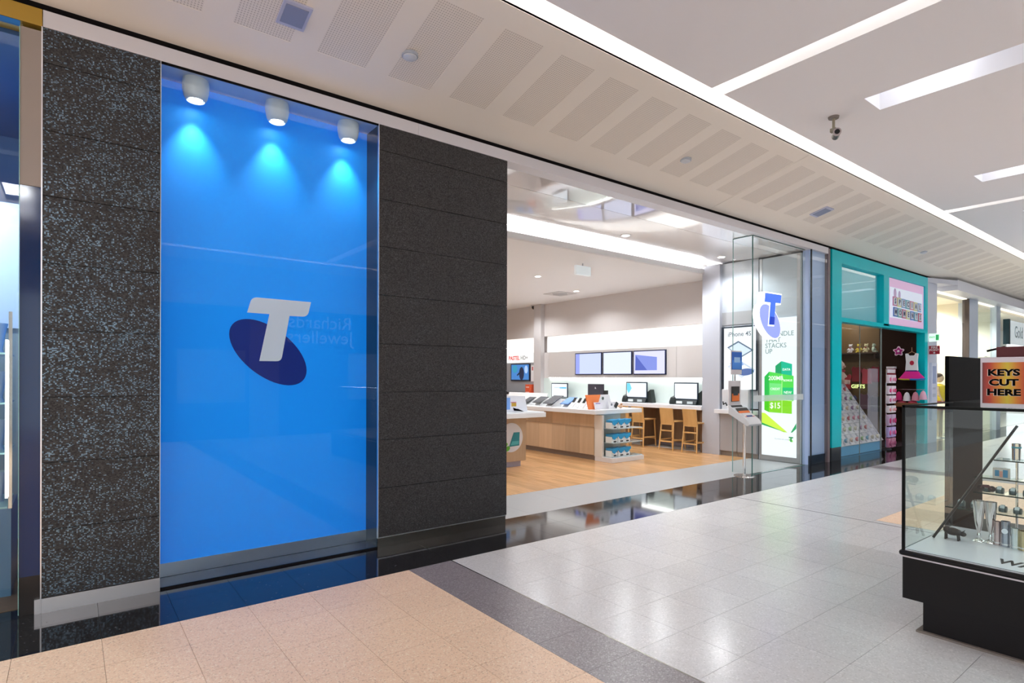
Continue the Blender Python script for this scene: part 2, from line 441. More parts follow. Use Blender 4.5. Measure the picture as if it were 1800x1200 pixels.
# soffit fittings
def onsof(x, y): return (x, y, sz(y))
def vent(x, y, label, s=.13):
    t = thing('ceiling_speaker_grille', label, 'grille', onsof(x, y))
    n = Vector((0, .25, 1)).normalized(); ax = (Vector((1, 0, 0)), Vector((0, 1, -.25)).normalized(), n)
    part('frame', MB().obox(Vector(onsof(x, y))-n*.006, (s, s*1.15, .008), ax), C('#c3c6dd'), t, bevel=.002)
    g = MB().obox(Vector(onsof(x, y))-n*.016, (s*.78, s*.85, .004), ax)
    part('grille', g, C('#8f97b5'), t)
vent(1.27, 4.24, 'square grille in the soffit above the blue window, at the top edge', .1)
vent(9.35, 4.21, 'small square grille in the soffit above the glass entrance box', .12)
for (x, y), lb in (((2.18, 4.214), 'round white detector on the soffit above the dark right pillar'), ((5.85, 4.21), 'round white detector on the soffit near its middle, left of the panel seam'), ((13.95, 4.25), 'round white detector on the soffit above the teal shop')):
    t = thing('smoke_detector', lb, 'detector', onsof(x, y))
    part('body', MB().lathe(onsof(x, y), [(.0, .0), (.058, 0), (.055, -.022), (.03, -.034), (0, -.035)]), C('#d9dde4'), t)
    part('base_ring', MB().lathe(onsof(x, y), [(.0, .012), (.066, .012), (.066, -.012), (.0, -.012)]), C('#b9c0cc'), t)

# security camera
t = thing('security_camera', 'small black bullet camera hanging on a pale stem from the mall ceiling', 'camera', (6.49, 2.8, 4.35))
part('mount_plate', MB().lathe((6.49, 2.8, 4.35), [(0, 0), (.055, 0), (.05, -.02), (0, -.022)]), C('#8c837f'), t)
part('stem', MB().tube([(6.49, 2.8, 4.34), (6.49, 2.8, 4.22)], .014), C('#a39b86'), t)
part('bracket', MB().box(6.465, 6.515, 2.77, 2.83, 4.185, 4.225), C('#a09a8c'), t, bevel=.004)
part('camera_body', MB().tube([(6.43, 2.74, 4.15), (6.60, 2.83, 4.175)], .036, 14), C('#151614', .3), t)
part('lens_ring', MB().tube([(6.405, 2.727, 4.146), (6.435, 2.742, 4.15)], .040, 14), C('#b5a9ad'), t)
part('lens', MB().tube([(6.402, 2.725, 4.1455), (6.41, 2.73, 4.147)], .026, 12), C('#101014', .1), t)

# ------------------------------------------------------------------ FACADE PILLARS
front = struct('wall_front', MB().box(-.15, .512, 4.868, 5.25, .0, 3.83).box(2.203, 3.653, 4.868, 5.25, .0, 3.83).box(-14, 11.1, 5.02, 5.25, 3.95, 5.0).box(11.1, 36, 5.02, 5.25, 3.95, 5.0), M['dark'])
zj = [.097, .54, .98, 1.41, 1.85, 2.29, 2.73, 3.16, 3.6, 3.829]
for (xa, xb, nx, m_) in ((-.148, .511, 1, 'mosaic'), (2.206, 3.653, 2, 'mosaic_b')):
    for c in range(nx):
        a, b = xa+(xb-xa)*c/nx, xa+(xb-xa)*(c+1)/nx
        for z0, z1 in zip(zj, zj[1:]):
            part('stone_panel', MB().box(a+.0008, b-.0008, 4.85, 4.868, z0+.0022, z1-.0022), m_, front)
part('steel_edge', MB().box(.5115, .5155, 4.846, 4.87, .0, 3.83), 'steel', front)
part('steel_edge', MB().box(2.199, 2.205, 4.846, 4.87, .09, 3.83), 'steel', front)
part('steel_edge', MB().box(-.156, -.149, 4.846, 4.95, .0, 3.83), 'steel', front)
part('steel_edge', MB().box(2.205, 3.653, 4.846, 4.87, .091, .0965), 'steel', front)
struct('baseboard_left', MB().box(-.148, .512, 4.842, 4.868, .0, .095), 'steel')
part('corner_piece', MB().box(-.185, -.156, 4.842, 4.98, 0, .095), 'steel', bpy.data.objects['baseboard_left'])
struct('baseboard_right', MB().box(2.205, 3.645, 4.862, 4.869, .0, .092), M['steel_dark'])
t1 = struct('trim_1', MB().box(-.148, 2.6, 4.85, 5.02, 3.831, 3.941).box(2.602, 11.05, 4.85, 5.02, 3.831, 3.941), 'fascia')
struct('trim_2', MB().box(-14, 36, 4.88, 5.02, 3.941, 4.02), 'black')

# ------------------------------------------------------------------ BLUE DISPLAY WINDOW
win = struct('window_1', MB().box(.5, 2.21, 5.17, 5.24, 0, 3.83), C('#1a2733'))
part('niche_ceiling', MB().box(.512, 2.203, 4.87, 5.17, 3.82, 3.83), C('#b9c4d8'), win)
part('niche_floor', MB().box(.512, 2.203, 4.87, 5.17, .0, .014), C('#2c3b4c', .25), win)
part('side_panel', MB().box(.512, .516, 4.87, 5.17, .014, 3.82), C('#1f2f40', .2), win)
part('side_panel', MB().box(2.199, 2.203, 4.87, 5.17, .014, 3.82), C('#22303c', .2), win)
part('blue_panel', MB().box(.516, 2.199, 5.11, 5.13, .118, 3.82), mat('display_blue_glow', (.004, .36, .90), .5, spec=.35, emit=1., ecol=(0, .045, .23)), win, label='tall bright blue backing panel')  # blue emission added to lift the panel's brightness
part('steel_plinth', MB().box(.516, 2.199, 5.105, 5.13, .016, .118), 'steel', win)
part('glass_pane', MB().box(.517, 2.198, 4.853, 4.861, .012, 3.818), 'glass_blue', win)
part('glazing_channel', MB().box(.516, 2.199, 4.851, 4.866, .0, .012).box(.516, 2.199, 4.851, 4.866, 3.816, 3.83), 'black', win)
# emblem: a white letter over a tilted dark ellipse
em = thing('wall_emblem', 'white slanted letter T over a dark blue ellipse on the blue panel', 'emblem', (1.33, 5.108, 1.47))
def ell(cx, cz, W, Hh, rho, n=48): return [(cx+W*math.cos(2*PI*i/n), cz+Hh*(rho*math.cos(2*PI*i/n)+math.sqrt(1-rho*rho)*math.sin(2*PI*i/n))) for i in range(n)]
def rpoly(pts, rad):                    # rounded polygon: rad per vertex
    out = []
    for i, p in enumerate(pts):
        r = rad[i]
        if not r: out.append(p); continue
        a, b = Vector(pts[i-1]), Vector(pts[(i+1) % len(pts)]); p = Vector(p)
        u, v = p+(a-p).normalized()*r, p+(b-p).normalized()*r
        for k in range(6):
            s = k/5; out.append(tuple(u*(1-s)**2+p*2*s*(1-s)+v*s*s))
    return out
part('ellipse', MB().prism(ell(1.3325, 1.7495, .3115, .2755, -.53), 'xz', 5.106, 5.110), mat('logo_navy', (.0, .02, .27), .4), em, label='dark blue tilted ellipse')
TP = [(1.192, 2.209), (1.680, 2.205), (1.650, 2.074), (1.496, 2.072), (1.428, 1.680), (1.252, 1.679), (1.331, 2.076), (1.156, 2.078)]
part('letter', MB().prism(rpoly(TP, [.045, 0, .045, 0, .04, 0, 0, 0]), 'xz', 5.102, 5.106), C('#f6f8fd', .4), em, label='white letter T')
for k, x in enumerate((.757, 1.357, 1.968)):
    t = thing('display_spotlight', ['leftmost', 'middle', 'rightmost'][k]+' of the three white barrel spotlights over the blue panel', 'spotlight', (x, 4.985, 3.82), 'barrel spotlights over the blue panel')
    hs = part('housing', MB().lathe((x, 4.985, 3.82), [(0, 0), (.088, 0), (.094, -.03), (.092, -.08), (.082, -.13), (.068, -.155), (.062, -.16), (.058, -.15), (.0, -.15)], 28), C('#dfe2e4', .35), t)
    part('lamp', MB().lathe((x, 4.985, 3.672), [(0, 0), (.048, 0), (.048, -.004), (0, -.006)], 20), 'emit2', hs)
    spot('display_lamp', (x, 5.0, 3.655), (x, 5.06, 3.12), 34, 70, 1., .02, (1, .72, .78))
    
# ------------------------------------------------------------------ LEFT NEIGHBOUR (homeware shop)
pier = struct('wall_left', MB().box(-.262, -.157, 4.862, 5.3, .25, 2.78), mat('navy_gloss', (.0, .022, .11), .08))
part('steel_top', MB().box(-.262, -.157, 4.858, 5.3, 2.782, 3.80), mat('satin_bronze', (.36, .31, .28), .5, .3), pier, label='brushed bronze upper part')
part('dark_base', MB().box(-.262, -.157, 4.866, 5.3, 0, .25), C('#241f1f', .3), pier)
struct('trim_3', MB().box(-3.5, -.152, 4.85, 5.02, 3.83, 3.941), mat('gold_band', (.47, .29, .04), .35, .3))
w2 = struct('window_2', MB().box(-3.5, -.262, 4.851, 4.866, 3.795, 3.828), C('#0f6fc0', .3))
part('glass_pane', MB().box(-3.4, -.264, 4.853, 4.861, .012, 3.795), 'glass', w2)
part('glass_edge', MB().box(-.2655, -.2625, 4.851, 4.863, .012, 3.795), C('#9fd8d0', .2), w2)
struct('wall_side', MB().box(-3.5, -.1, 7.2, 7.3, 0, 4), C('#3f78b8'))
struct('wall_shop_left', MB().box(-.156, -.1, 4.95, 7.2, 0, 4), C('#2e6cb8'))
struct('ceiling_left', MB().box(-3.5, -.1, 5.02, 7.2, 3.80, 3.9), C('#1f5fa6'))
struct('floor_left', MB().box(-3.5, -.158, 5.02, 7.2, -.012, .004), M['brownwood'])
t = thing('backlit_panel', 'pale lit panel standing in the left shop window', 'panel', (-.9, 6.4, 0))
part('panel', MB().box(-1.6, -.2, 6.4, 6.45, 1.95, 3.0), mat('pale_lit', (.50, .66, .88), .6, emit=.0), t)
part('frame', MB().box(-1.6, -.2, 6.42, 6.47, .5, 1.95), C('#8499a6'), t)
t = thing('glass_cabinet', 'glass display cabinet of cut glass vases in the left shop window', 'cabinet', (-.75, 5.6, 0))
part('base', MB().box(-1.3, -.33, 5.35, 5.95, .0, .62), C('#5b86ad', .3), t)
for z in (.62, 1.0, 1.35, 1.7): part('shelf', MB().box(-1.3, -.35, 5.35, 5.95, z, z+.012), C('#a9d9dc', .1), t)
part('post', MB().box(-.345, -.325, 5.34, 5.36, .62, 2.0), 'chrome', t)
part('light_tube', MB().box(-.36, -.345, 5.3, 5.315, .7, 1.8), E('#ffffff', 3.), t, label='vertical white light tube')
gv = None
for i, z in enumerate((.632, 1.012, 1.362, 1.712)):
    for j, x in enumerate((-1.15, -.95, -.75, -.58, -.43)):
        loc = (x, 5.52+.1*(j % 3), z)
        if gv is None:
            gv = single('glass_vase', MB().lathe(loc, [(0, 0), (.045, 0), (.035, .03), (.05, .14), (.065, .22), (.055, .21), (.03, .05), (0, .04)], 16), mat('cut_glass', (.75, .9, .95), .05, .3), 'cut glass vase on a shelf of the cabinet in the left shop window', 'vase', loc, 'glass vases in the left shop window')
        else: dup(gv, loc)
        bpy.data.objects[gv.name if (i, j) == (0, 0) else 'glass_vase.%03d' % (i*5+j)]['label'] = 'cut glass vase, %s from the left on the %s shelf of the left shop cabinet' % (('first', 'second', 'third', 'fourth', 'fifth')[j], ('lowest', 'second', 'third', 'top')[i])

# ------------------------------------------------------------------ PHONE SHOP ROOM
struct('ceiling_shop', MB().box(3.3, 11.2, 5.02, 5.44, 3.832, 3.95), mat('gloss_white', (.80, .79, .81), .05, spec=1., coat=1.))
struct('ceiling_entry', MB().prism([(5.447, 3.832), (5.86, 3.832), (6.3, 3.845), (6.8, 3.885), (7.2, 3.95), (7.5, 4.03), (7.5, 4.08), (5.447, 4.08)], 'yz', 3.3, 11.2).box(3.3, 11.2, 7.5, 7.6, 3.75, 4.08), mat('gloss_white_b', (.84, .83, .83), .12, coat=.6))
bk = struct('ceiling_back', MB().box(3.3, 11.2, 7.05, 15.2, 3.68, 3.74), M['white_paint'])
part('bulkhead', MB().box(3.3, 11.2, 6.98, 7.05, 3.68, 3.775), C('#d5d3d3'), bk)
part('light_strip', MB().box(3.4, 11.0, 7.10, 7.18, 3.742, 3.765), mat('strip_led', (1, 1, 1), .5, emit=6, ecol=(1, .99, .97)), bk)
area('cove_lamp', (7.1, 7.2, 3.80), (math.radians(145), 0, 0), 7.2, .12, 34, (.97, .98, 1))
struct('wall_right', MB().box(11.0, 11.15, 7.0, 15.1, 2.74, 3.9).box(11.0, 11.15, 7.0, 15.1, 0, 2.27).box(11.12, 11.15, 7, 15.1, 2.27, 2.74), C('#d6d1cf'))
struct('wall_back', MB().box(3.2, 11.2, 15.0, 15.15, 0, 3.9), C('#d2cdca'))
struct('wall_inner', MB().box(3.2, 3.3, 5.25, 15.1, 0, 3.9), C('#cfcac8'))
nl = thing('light_niche', 'long white glowing niche above the wall screens', 'lamp', (11.05, 10, 2.27))
part('diffuser', MB().box(11.09, 11.115, 7.1, 12.75, 2.275, 2.735), mat('niche_glow', (.9, .9, .88), .5, emit=.55, ecol=(1, .99, .97)), nl)
part('diffuser', MB().box(11.09, 11.115, 13.15, 15, 2.275, 2.735), mat('niche_glow'), nl)
struct('trim_4', MB().box(10.86, 11.0, 12.78, 13.1, 0, 3.7), C('#c9c5c5'))
# wall band holding the three screens
wb = struct('wall_band', MB().box(10.93, 11.0, 7.12, 8.1, 1.54, 2.265).box(10.93, 11.0, 8.108, 12.5, 1.54, 2.265), C('#c9c4c1'))
part('under_light', MB().box(10.94, 10.985, 7.15, 12.5, 1.525, 1.54), mat('under_led', (1, 1, 1), .5, emit=9, ecol=(1, 1, .97)), wb)
part('backsplash', MB().box(10.985, 11.0, 7.1, 12.78, .95, 1.525), C('#d5e2dd', .25), wb)
YS = [(8.40, 9.31), (9.41, 10.32), (10.42, 11.35)]
for k, (a, b) in enumerate(YS):
    t = thing('wall_screen', ['right wall screen showing a blue slanted picture', 'middle pale wall screen of three', 'left pale blue wall screen of three'][k], 'screen', (10.92, (a+b)/2, 1.63))
    bz = part('bezel', MB().box(10.895, 10.93, a-.03, b+.03, 1.615, 2.20), C('#15203f', .3), t, bevel=.004)
    part('screen', MB().box(10.89, 10.895, a, b, 1.64, 2.175), E(['#cfd0f8', '#d3dcfa', '#bdc8fb'][k], 1.), bz)
    if k == 0:
        part('picture', MB().prism([(9.27, 1.72), (8.62, 1.72), (8.62, 2.03), (9.27, 2.1)], 'yz', 10.886, 10.89), E('#7c8bd3'), bz)
        part('picture', MB().prism([(9.27, 1.72), (8.9, 1.72), (9.25, 2.08)], 'yz', 10.883, 10.886), E('#5262b3'), bz)
    if k == 2: part('picture', MB().box(10.886, 10.89, 11.2, 11.34, 1.645, 2.17), E('#8f9bff'), bz)
# left end TV wall with red sign
t = thing('sign_board', 'white lit board with small red capitals above the far television', 'sign', (10.95, 13.9, 1.98))
part('board', MB().box(10.92, 10.99, 13.14, 14.95, 1.99, 2.27), E('#f4f4f0', .95), t)
text('lettering', 'PRETTY WOMEN', .14, (10.915, 13.95, 2.13), '-x', E('#d8403a', .9), t, bold=.03, sx=.75) if False else text('lettering', 'PASTEL', .17, (10.915, 14.12, 2.13), '-x', E('#d8403a', .9), t, bold=.03, sx=1.)
text('lettering', 'HD+', .17, (10.915, 13.62, 2.13), '-x', E('#8a8584', .9), t, bold=.02, sx=1.)
t = thing('television', 'television playing a blue stage scene on the far wall', 'television', (10.95, 13.9, 1.4))
part('cabinet_panel', MB().box(10.94, 10.99, 13.14, 14.95, 1.1, 1.985), C('#a9abb0'), t)
bz = part('bezel', MB().box(10.90, 10.94, 13.34, 14.27, 1.43, 1.96), C('#101a33', .3), t, bevel=.004)
part('screen', MB().box(10.895, 10.90, 13.38, 14.23, 1.47, 1.93), E('#3f7cc0', .9), bz)
part('picture', MB().prism(ell(13.72, 1.66, .12, .2, 0, 16), 'yz', 10.892, 10.895), E('#1a2340', .8), bz)
part('picture', MB().prism([(13.95, 1.62), (13.75, 1.75), (13.72, 1.70), (13.93, 1.58)], 'yz', 10.890, 10.892), E('#141a30', .8), bz)
part('picture', MB().prism(ell(13.5, 1.78, .08, .12, 0, 16), 'yz', 10.892, 10.895), E('#a8c4f0', .9), bz)
part('picture', MB().prism(ell(14.05, 1.8, .12, .12, 0, 16), 'yz', 10.892, 10.895), E('#2f8fae', .9), bz)
t = thing('poster_strip', 'narrow white poster right of the far television', 'poster', (10.92, 13.24, 1.4))
part('sheet', MB().box(10.925, 10.938, 13.16, 13.3, 1.42, 1.9), C('#eef0f4'), t)
part('print', MB().box(10.922, 10.925, 13.2, 13.26, 1.75, 1.86), C('#c86a6a'), t)
t = thing('media_bench', 'white bench under the far television', 'bench', (10.7, 14, 0))
part('carcass', MB().box(10.45, 10.93, 13.12, 14.95, .08, 1.0), C('#dcdcde'), t)
part('benchtop', MB().box(10.42, 10.93, 13.1, 14.97, 1.0, 1.03), C('#e8e8ea', .3), t)
part('kick_board', MB().box(10.5, 10.93, 13.14, 14.93, 0, .08), C('#8a8086'), t)
t = thing('dvd_player', 'flat black player under the far television', 'player', (10.8, 14, 1.1))
part('body', MB().box(10.5, 10.85, 13.5, 14.7, 1.03, 1.10), C('#10131c', .3), t, bevel=.004)
for z, lb in ((1.183, 'upper'), (1.031, 'lower')):
    t = thing('product_box', lb+' of two orange red boxes beside the far television', 'box', (10.85, 13.24, z))
    part('box', MB().box(10.75, 10.93, 13.14, 13.36, z, z+.15), C('#d9552c'), t, bevel=.004)
    part('label', MB().box(10.745, 10.75, 13.18, 13.32, z+.05, z+.09), C('#e8b0a0'), t)
cd = thing('security_dome', 'small black dome camera at the far ceiling edge', 'camera', (10.9, 13.15, 3.68))
part('dome', MB().ball((10.9, 13.15, 3.62), .065), C('#0c0c0e', .1), cd)
part('collar', MB().lathe((10.9, 13.15, 3.68), [(0, 0), (.09, 0), (.085, -.03), (0, -.03)]), C('#d0cccc'), cd)
# near end: pilaster, grey cabinets, lit phone poster
pil = struct('trim_5', MB().box(10.33, 11.1, 6.62, 7.02, 0, 3.83), C('#b9bcc6'))
struct('wall_cabinet', MB().box(10.42, 10.6, 5.83, 6.62, 0.95, 3.83), C('#c3cad2', .25))
part('cornice_band', MB().box(10.405, 10.42, 5.83, 6.62, 2.6, 2.85), C('#a8a9ac'), bpy.data.objects['wall_cabinet'])
for k, (a, b) in enumerate(((6.24, 6.62), (5.84, 6.235))):
    t = thing('base_cabinet', ['grey base cabinet beside the corner pillar under the phone poster', 'grey base cabinet nearer the glass box under the phone poster'][k], 'cabinet', (10.5, (a+b)/2, 0))
    part('body', MB().box(10.36, 10.6, a, b, .09, .84), C('#9d9b9f'), t)
    part('door', MB().box(10.335, 10.36, a+.004, b-.004, .1, .835), C('#a5a3a6'), t, bevel=.002)
    part('kick_board', MB().box(10.38, 10.6, a, b, 0, .09), C('#8d8178'), t)
t = thing('worktop', 'white worktop on the grey cabinets under the phone poster', 'worktop', (10.45, 6.2, .84))
part('slab', MB().box(10.2, 10.62, 5.84, 6.66, .842, .92), C('#e6e6ea', .3), t, bevel=.004)
t = thing('display_block', 'white plastic display block with a black cable on the cabinet worktop', 'display', (10.4, 6.3, .921))
part('block', MB().box(10.32, 10.41, 6.0, 6.56, .921, 1.32), C('#d5d6da'), t, bevel=.006)
part('foot', MB().box(10.24, 10.32, 6.05, 6.4, .921, 1.0), C('#eeeef2'), t, bevel=.01)
part('cable', MB().tube([(10.31, 6.53, 1.07), (10.27, 6.50, 1.02), (10.30, 6.46, 1.05), (10.27, 6.42, 1.0)], .012), 'black', t)
t = thing('phone_poster', 'lit white poster of two smartphones on the right wall', 'poster', (10.41, 6.22, 1.3))
part('frame', MB().box(10.38, 10.418, 5.86, 6.61, 1.3, 2.56), C('#2b3440', .3), t, bevel=.004)
part('sheet', MB().box(10.374, 10.38, 5.88, 6.55, 1.32, 2.53), E('#eef4fa', 1.), t)
text('lettering', 'iPhone 4S', .125, (10.372, 6.22, 2.40), '-x', E('#6f7781', .8), t, bold=.008)
def phone_pic(cy, cz, s, c1, c2):
    q = [(cy+.26*s, cz+.02), (cy+.02, cz+.14*s), (cy-.3*s, cz-.05), (cy-.03, cz-.19*s)]
    part('picture', MB().prism(q, 'yz', 10.371, 10.374), E(c1), t)
    part('picture', MB().prism([(cy+(a-cy)*.84, cz-.01+(b-cz)*.84) for a, b in q], 'yz', 10.369, 10.371), E(c2), t)
phone_pic(6.22, 2.13, 1, '#5d6f86', '#d3e0ef'); phone_pic(6.2, 1.75, 1.05, '#c2cde0', '#eef3fa')
part('picture', MB().prism(ell(6.08, 1.66, .17, .07, -.2, 24), 'yz', 10.367, 10.369), E('#51689f'), t)
part('picture', MB().prism([(6.42, 1.83), (6.2, 1.93), (6.12, 1.80), (6.34, 1.72)], 'yz', 10.367, 10.369), E('#86a6dc'), t)

# counter with stools along the right wall
t = thing('wall_counter', 'long white counter along the right wall under the screens', 'counter', (10.7, 9.9, 0))
part('worktop', MB().prism([(10.3, 6.98 if 0 else 7.02), (10.98, 7.02), (10.98, 12.75), (10.3, 12.75)], 'xy', .875, .955), C('#e9e8ec', .25), t, bevel=.004)
part('front_panel', MB().box(10.84, 10.88, 7.02, 12.7, .10, .875), 'brownwood', t)
part('kick_board', MB().box(10.87, 10.9, 7.02, 12.7, 0, .10), C('#8a8086'), t)
for y in (7.04, 8.6, 10.2): part('gable', MB().box(10.36, 10.84, y, y+.04, 0, .875), 'brownwood', t)
st = thing('bar_stool', 'oak bar stool at the wall counter, nearest the corner pillar', 'stool', (10.3, 7.15, 0), 'oak stools at the wall counter')
def L(mb, nm, m_='stoolwood', bv=.004): part(nm, mb, m_, st, bevel=bv, local=True)
L(MB().box(-.17, .22, -.175, .175, .60, .625), 'seat')
L(MB().prism([(-.19, .56), (-.165, .56), (-.215, .90), (-.24, .90)], 'xz', -.165, .165), 'backrest')
for sy in (-1, 1):
    L(MB().tube([(-.17, sy*.15, .62), (-.23, sy*.18, 0)], .02, 4, .016), 'leg')
    L(MB().tube([(.19, sy*.15, .62), (.22, sy*.17, 0)], .02, 4, .016), 'leg')
    L(MB().box(-.20, .2, sy*.16-.01, sy*.16+.01, .2, .23), 'side_rail')
L(MB().box(-.205, -.185, -.165, .165, .40, .43), 'back_rail'); L(MB().box(-.215, -.195, -.165, .165, .17, .20), 'back_rail')
L(MB().box(.2, .22, -.165, .165, .17, .20), 'foot_rail'); L(MB().box(-.19, -.165, -.16, .16, .54, .58), 'back_rail')
for y, lb in ((7.73, 'oak bar stool at the wall counter, second from the corner pillar'), (8.52, 'oak bar stool at the wall counter, third from the corner pillar'), (8.95, 'oak bar stool half hidden by the rack, farthest from the corner pillar')):
    dup(st, (10.3, y, 0), lb)
def monitor(y, z0, lb, content, w=.6, h=.40, x=10.72, kind='till'):
    t = thing('computer_screen', lb, 'computer', (x, y, .955))
    bz = part('bezel', MB().box(x, x+.03, y-w/2, y+w/2, z0, z0+h), C('#23303f', .3), t, bevel=.006)
    part('screen', MB().box(x-.004, x, y-w/2+.025, y+w/2-.025, z0+.025, z0+h-.025), E('#e6f1fa', 1.), bz)
    if content == 1:
        part('picture', MB().prism([(y+w/2-.03, z0+h-.03), (y+w/2-.12, z0+h-.03), (y+w/2-.18, z0+h*.6), (y+w/2-.08, z0+.1), (y+w/2-.03, z0+.2)], 'yz', x-.007, x-.004), E('#6fcbe0'), bz)
    if content == 2:
        part('picture', MB().box(x-.007, x-.004, y-w/2+.04, y-.02, z0+h*.62, z0+h*.72), E('#55b4e6'), bz)
        part('picture', MB().box(x-.007, x-.004, y-.1, y+.2, z0+h*.66, z0+h*.7), E('#9db8d8'), bz)
    if kind == 'till':
        bs = part('base', MB().prism([(x-.06, .955), (x+.16, .955), (x+.1, z0+.02), (x, z0)], 'xz', y-w/2+.02, y+w/2-.05), C('#1d2628', .4), t, bevel=.006)
        part('handset', MB().lathe((x+.02, y+w/2+.02, .955), [(0, 0), (.1, 0), (.1, .06), (.07, .15), (0, .19)], 14), C('#182222', .4), bs)
        part('side_unit', MB().prism([(y-w/2-.14, .955), (y-w/2+.02, .955), (y-w/2+.02, 1.2), (y-w/2-.08, 1.27)], 'yz', x+.02, x+.16), C('#16201e', .4), t, bevel=.006)
        part('key_label', MB().box(x-.066, x-.06, y+.05, y+.2, .975, 1.03), C('#dfe6e6'), bs)
        part('key_label', MB().box(x-.066, x-.06, y-.22, y-.08, .975, 1.03), C('#b9c3c3'), bs)
    else:
        part('stand', MB().box(x+.03, x+.06, y-.03, y+.03, .957, z0+.1), 'dark', t); part('base', MB().box(x-.05, x+.15, y-.13, y+.13, .956, .967), 'dark', t)
monitor(7.70, 1.06, 'black till computer with a blank white screen, nearest the corner pillar', 0, .62, .38)
monitor(9.09, 1.06, 'black till computer with a blue flower on its screen', 1, .64, .38)
monitor(11.82, .99, 'thin black computer screen showing a web page with a blue bar', 2, .66, .40, kind='thin')
t = thing('computer_screen', 'black screen seen from behind above the orange leaflet stand', 'computer', (8.7, 8.5, .95))
part('back_shell', MB().box(8.7, 8.73, 8.25, 8.70, 1.13, 1.41), C('#37323c', .5), t, bevel=.008)
part('mark', MB().prism([(8.45, 1.31), (8.48, 1.35), (8.49, 1.31)], 'yz', 8.696, 8.7), C('#d6d0d2'), t)
part('stand', MB().box(8.72, 8.75, 8.42, 8.52, .951, 1.2), 'dark', t); part('base', MB().box(8.64, 8.8, 8.35, 8.59, .951, .962), 'dark', t)
part('side_box', MB().box(8.7, 8.75, 8.16, 8.24, 1.13, 1.28), C('#20211f'), t)

# long phone table
t = thing('display_table', 'long oak panelled phone table with a white top', 'table', (8.2, 9.8, 0))
part('tabletop', MB().box(7.55, 8.85, 7.36, 12.4, .87, .95), C('#e9eaec', .22), t, bevel=.006)
for i in range(12):
    y = 7.55+i*.4
    part('side_panel', MB().box(7.735, 7.76, y+.001, y+.399, .10, .615), 'oak', t)
    part('upper_panel', MB().box(7.75, 7.775, y+.001, y+.399, .617, .87), 'oak', t)
part('carcass', MB().box(7.775, 8.6, 7.56, 12.3, .10, .87), 'oak', t)
part('kick_board', MB().box(7.79, 8.55, 7.6, 12.3, 0, .10), C('#8b7d74'), t)
# white end rack with blue wallets
t = thing('end_rack', 'white end rack with three clear shelves on the long table', 'rack', (8.15, 7.4, 0))
part('base', MB().box(7.74, 8.62, 7.12, 7.55, 0, .085), C('#e4dfdf', .3), t, bevel=.004)
part('side_panel', MB().box(7.735, 7.78, 7.36, 7.56, .085, .85), C('#e2dcd4'), t)
part('back_panel', MB().box(7.78, 8.38, 7.5, 7.55, .085, .87), C('#c3cbcc', .3), t)
for z in (.085, .34, .60):
    part('clear_shelf', MB().box(7.80, 8.62, 7.16, 7.5, z+.002, z+.012), C('#cfdcdf', .1), t)
part('clear_side', MB().box(7.80, 7.806, 7.16, 7.5, .09, .84), 'glass', t)
part('clear_side', MB().box(8.60, 8.606, 7.16, 7.5, .09, .84), 'glass', t)
wl = None
rn = ('bottom', 'middle', 'top'); cn = ('left', 'middle', 'right')
for r, z in enumerate((.099, .354, .614)):
    for c, x in enumerate((7.88, 8.06, 8.22)):
        lb = 'blue and white phone card wallet, %s column of the rack, %s shelf' % (cn[c], rn[r])
        if wl is None:
            wl = thing('card_wallet', lb, 'wallet', (x, 7.24, z), 'card wallets on the end rack')
            part('wallet_body', MB().prism([(-.075, 0), (.075, 0), (.085, .075), (-.08, .11)], 'xz', -.05, .1), C('#eef1f4'), wl, local=True)
            part('blue_flap', MB().prism([(-.083, .15), (.10, .165), (.105, .125), (-.005, .055), (-.055, .08)], 'xz', -.06, .09), C('#1f9ad6', .3), wl, local=True)
            part('price_tag', MB().box(-.03, .035, -.066, -.06, .012, .034), C('#1b1b20'), wl, local=True)
        else: dup(wl, (x, 7.24, z), lb)
# goods on the long table
def slab(nm, lb, cat, x, y, col, sx=.13, sy=.1, tilt=.45, z=.951, rz=0., grp=None):
    t = thing(nm, lb, cat, (x, y, z), grp, rz)
    part('stand', MB().prism([(-sx*.8, 0), (sx*.9, 0), (sx*.8, sx*1.1)], 'xz', -sy*.6, sy*.6), C('#e4e6e6', .3), t, local=True, bevel=.003)
    a = Vector((math.cos(tilt), 0, math.sin(tilt))); n = Vector((-math.sin(tilt), 0, math.cos(tilt)))
    part('body', MB().obox(Vector((0, 0, sx*.5+.045)), (sx, sy, .007), (a, Vector((0, 1, 0)), n)), C(col, .3), t, local=True, bevel=.003)
    part('display', MB().obox(Vector((0, 0, sx*.5+.045))+n*.008, (sx*.9, sy*.88, .001), (a, Vector((0, 1, 0)), n)), C('#4a4b50' if col != '#4a6fa8' else '#7da3d4', .5, spec=.2), t, local=True)
    return t
slab('tablet', 'dark tablet on a stand at the far end of the long table', 'tablet', 8.0, 9.80, '#34383a', .12, .11)
slab('tablet', 'dark tablet on a stand, second from the far end of the long table', 'tablet', 8.0, 9.42, '#3a3d3e', .14, .13)
slab('tablet', 'large charcoal tablet, third from the far end of the long table', 'tablet', 7.92, 8.92, '#30353f', .18, .15)
slab('tablet', 'blue tablet beside the large charcoal one on the long table', 'tablet', 8.02, 8.56, '#4a6fa8', .15, .12)
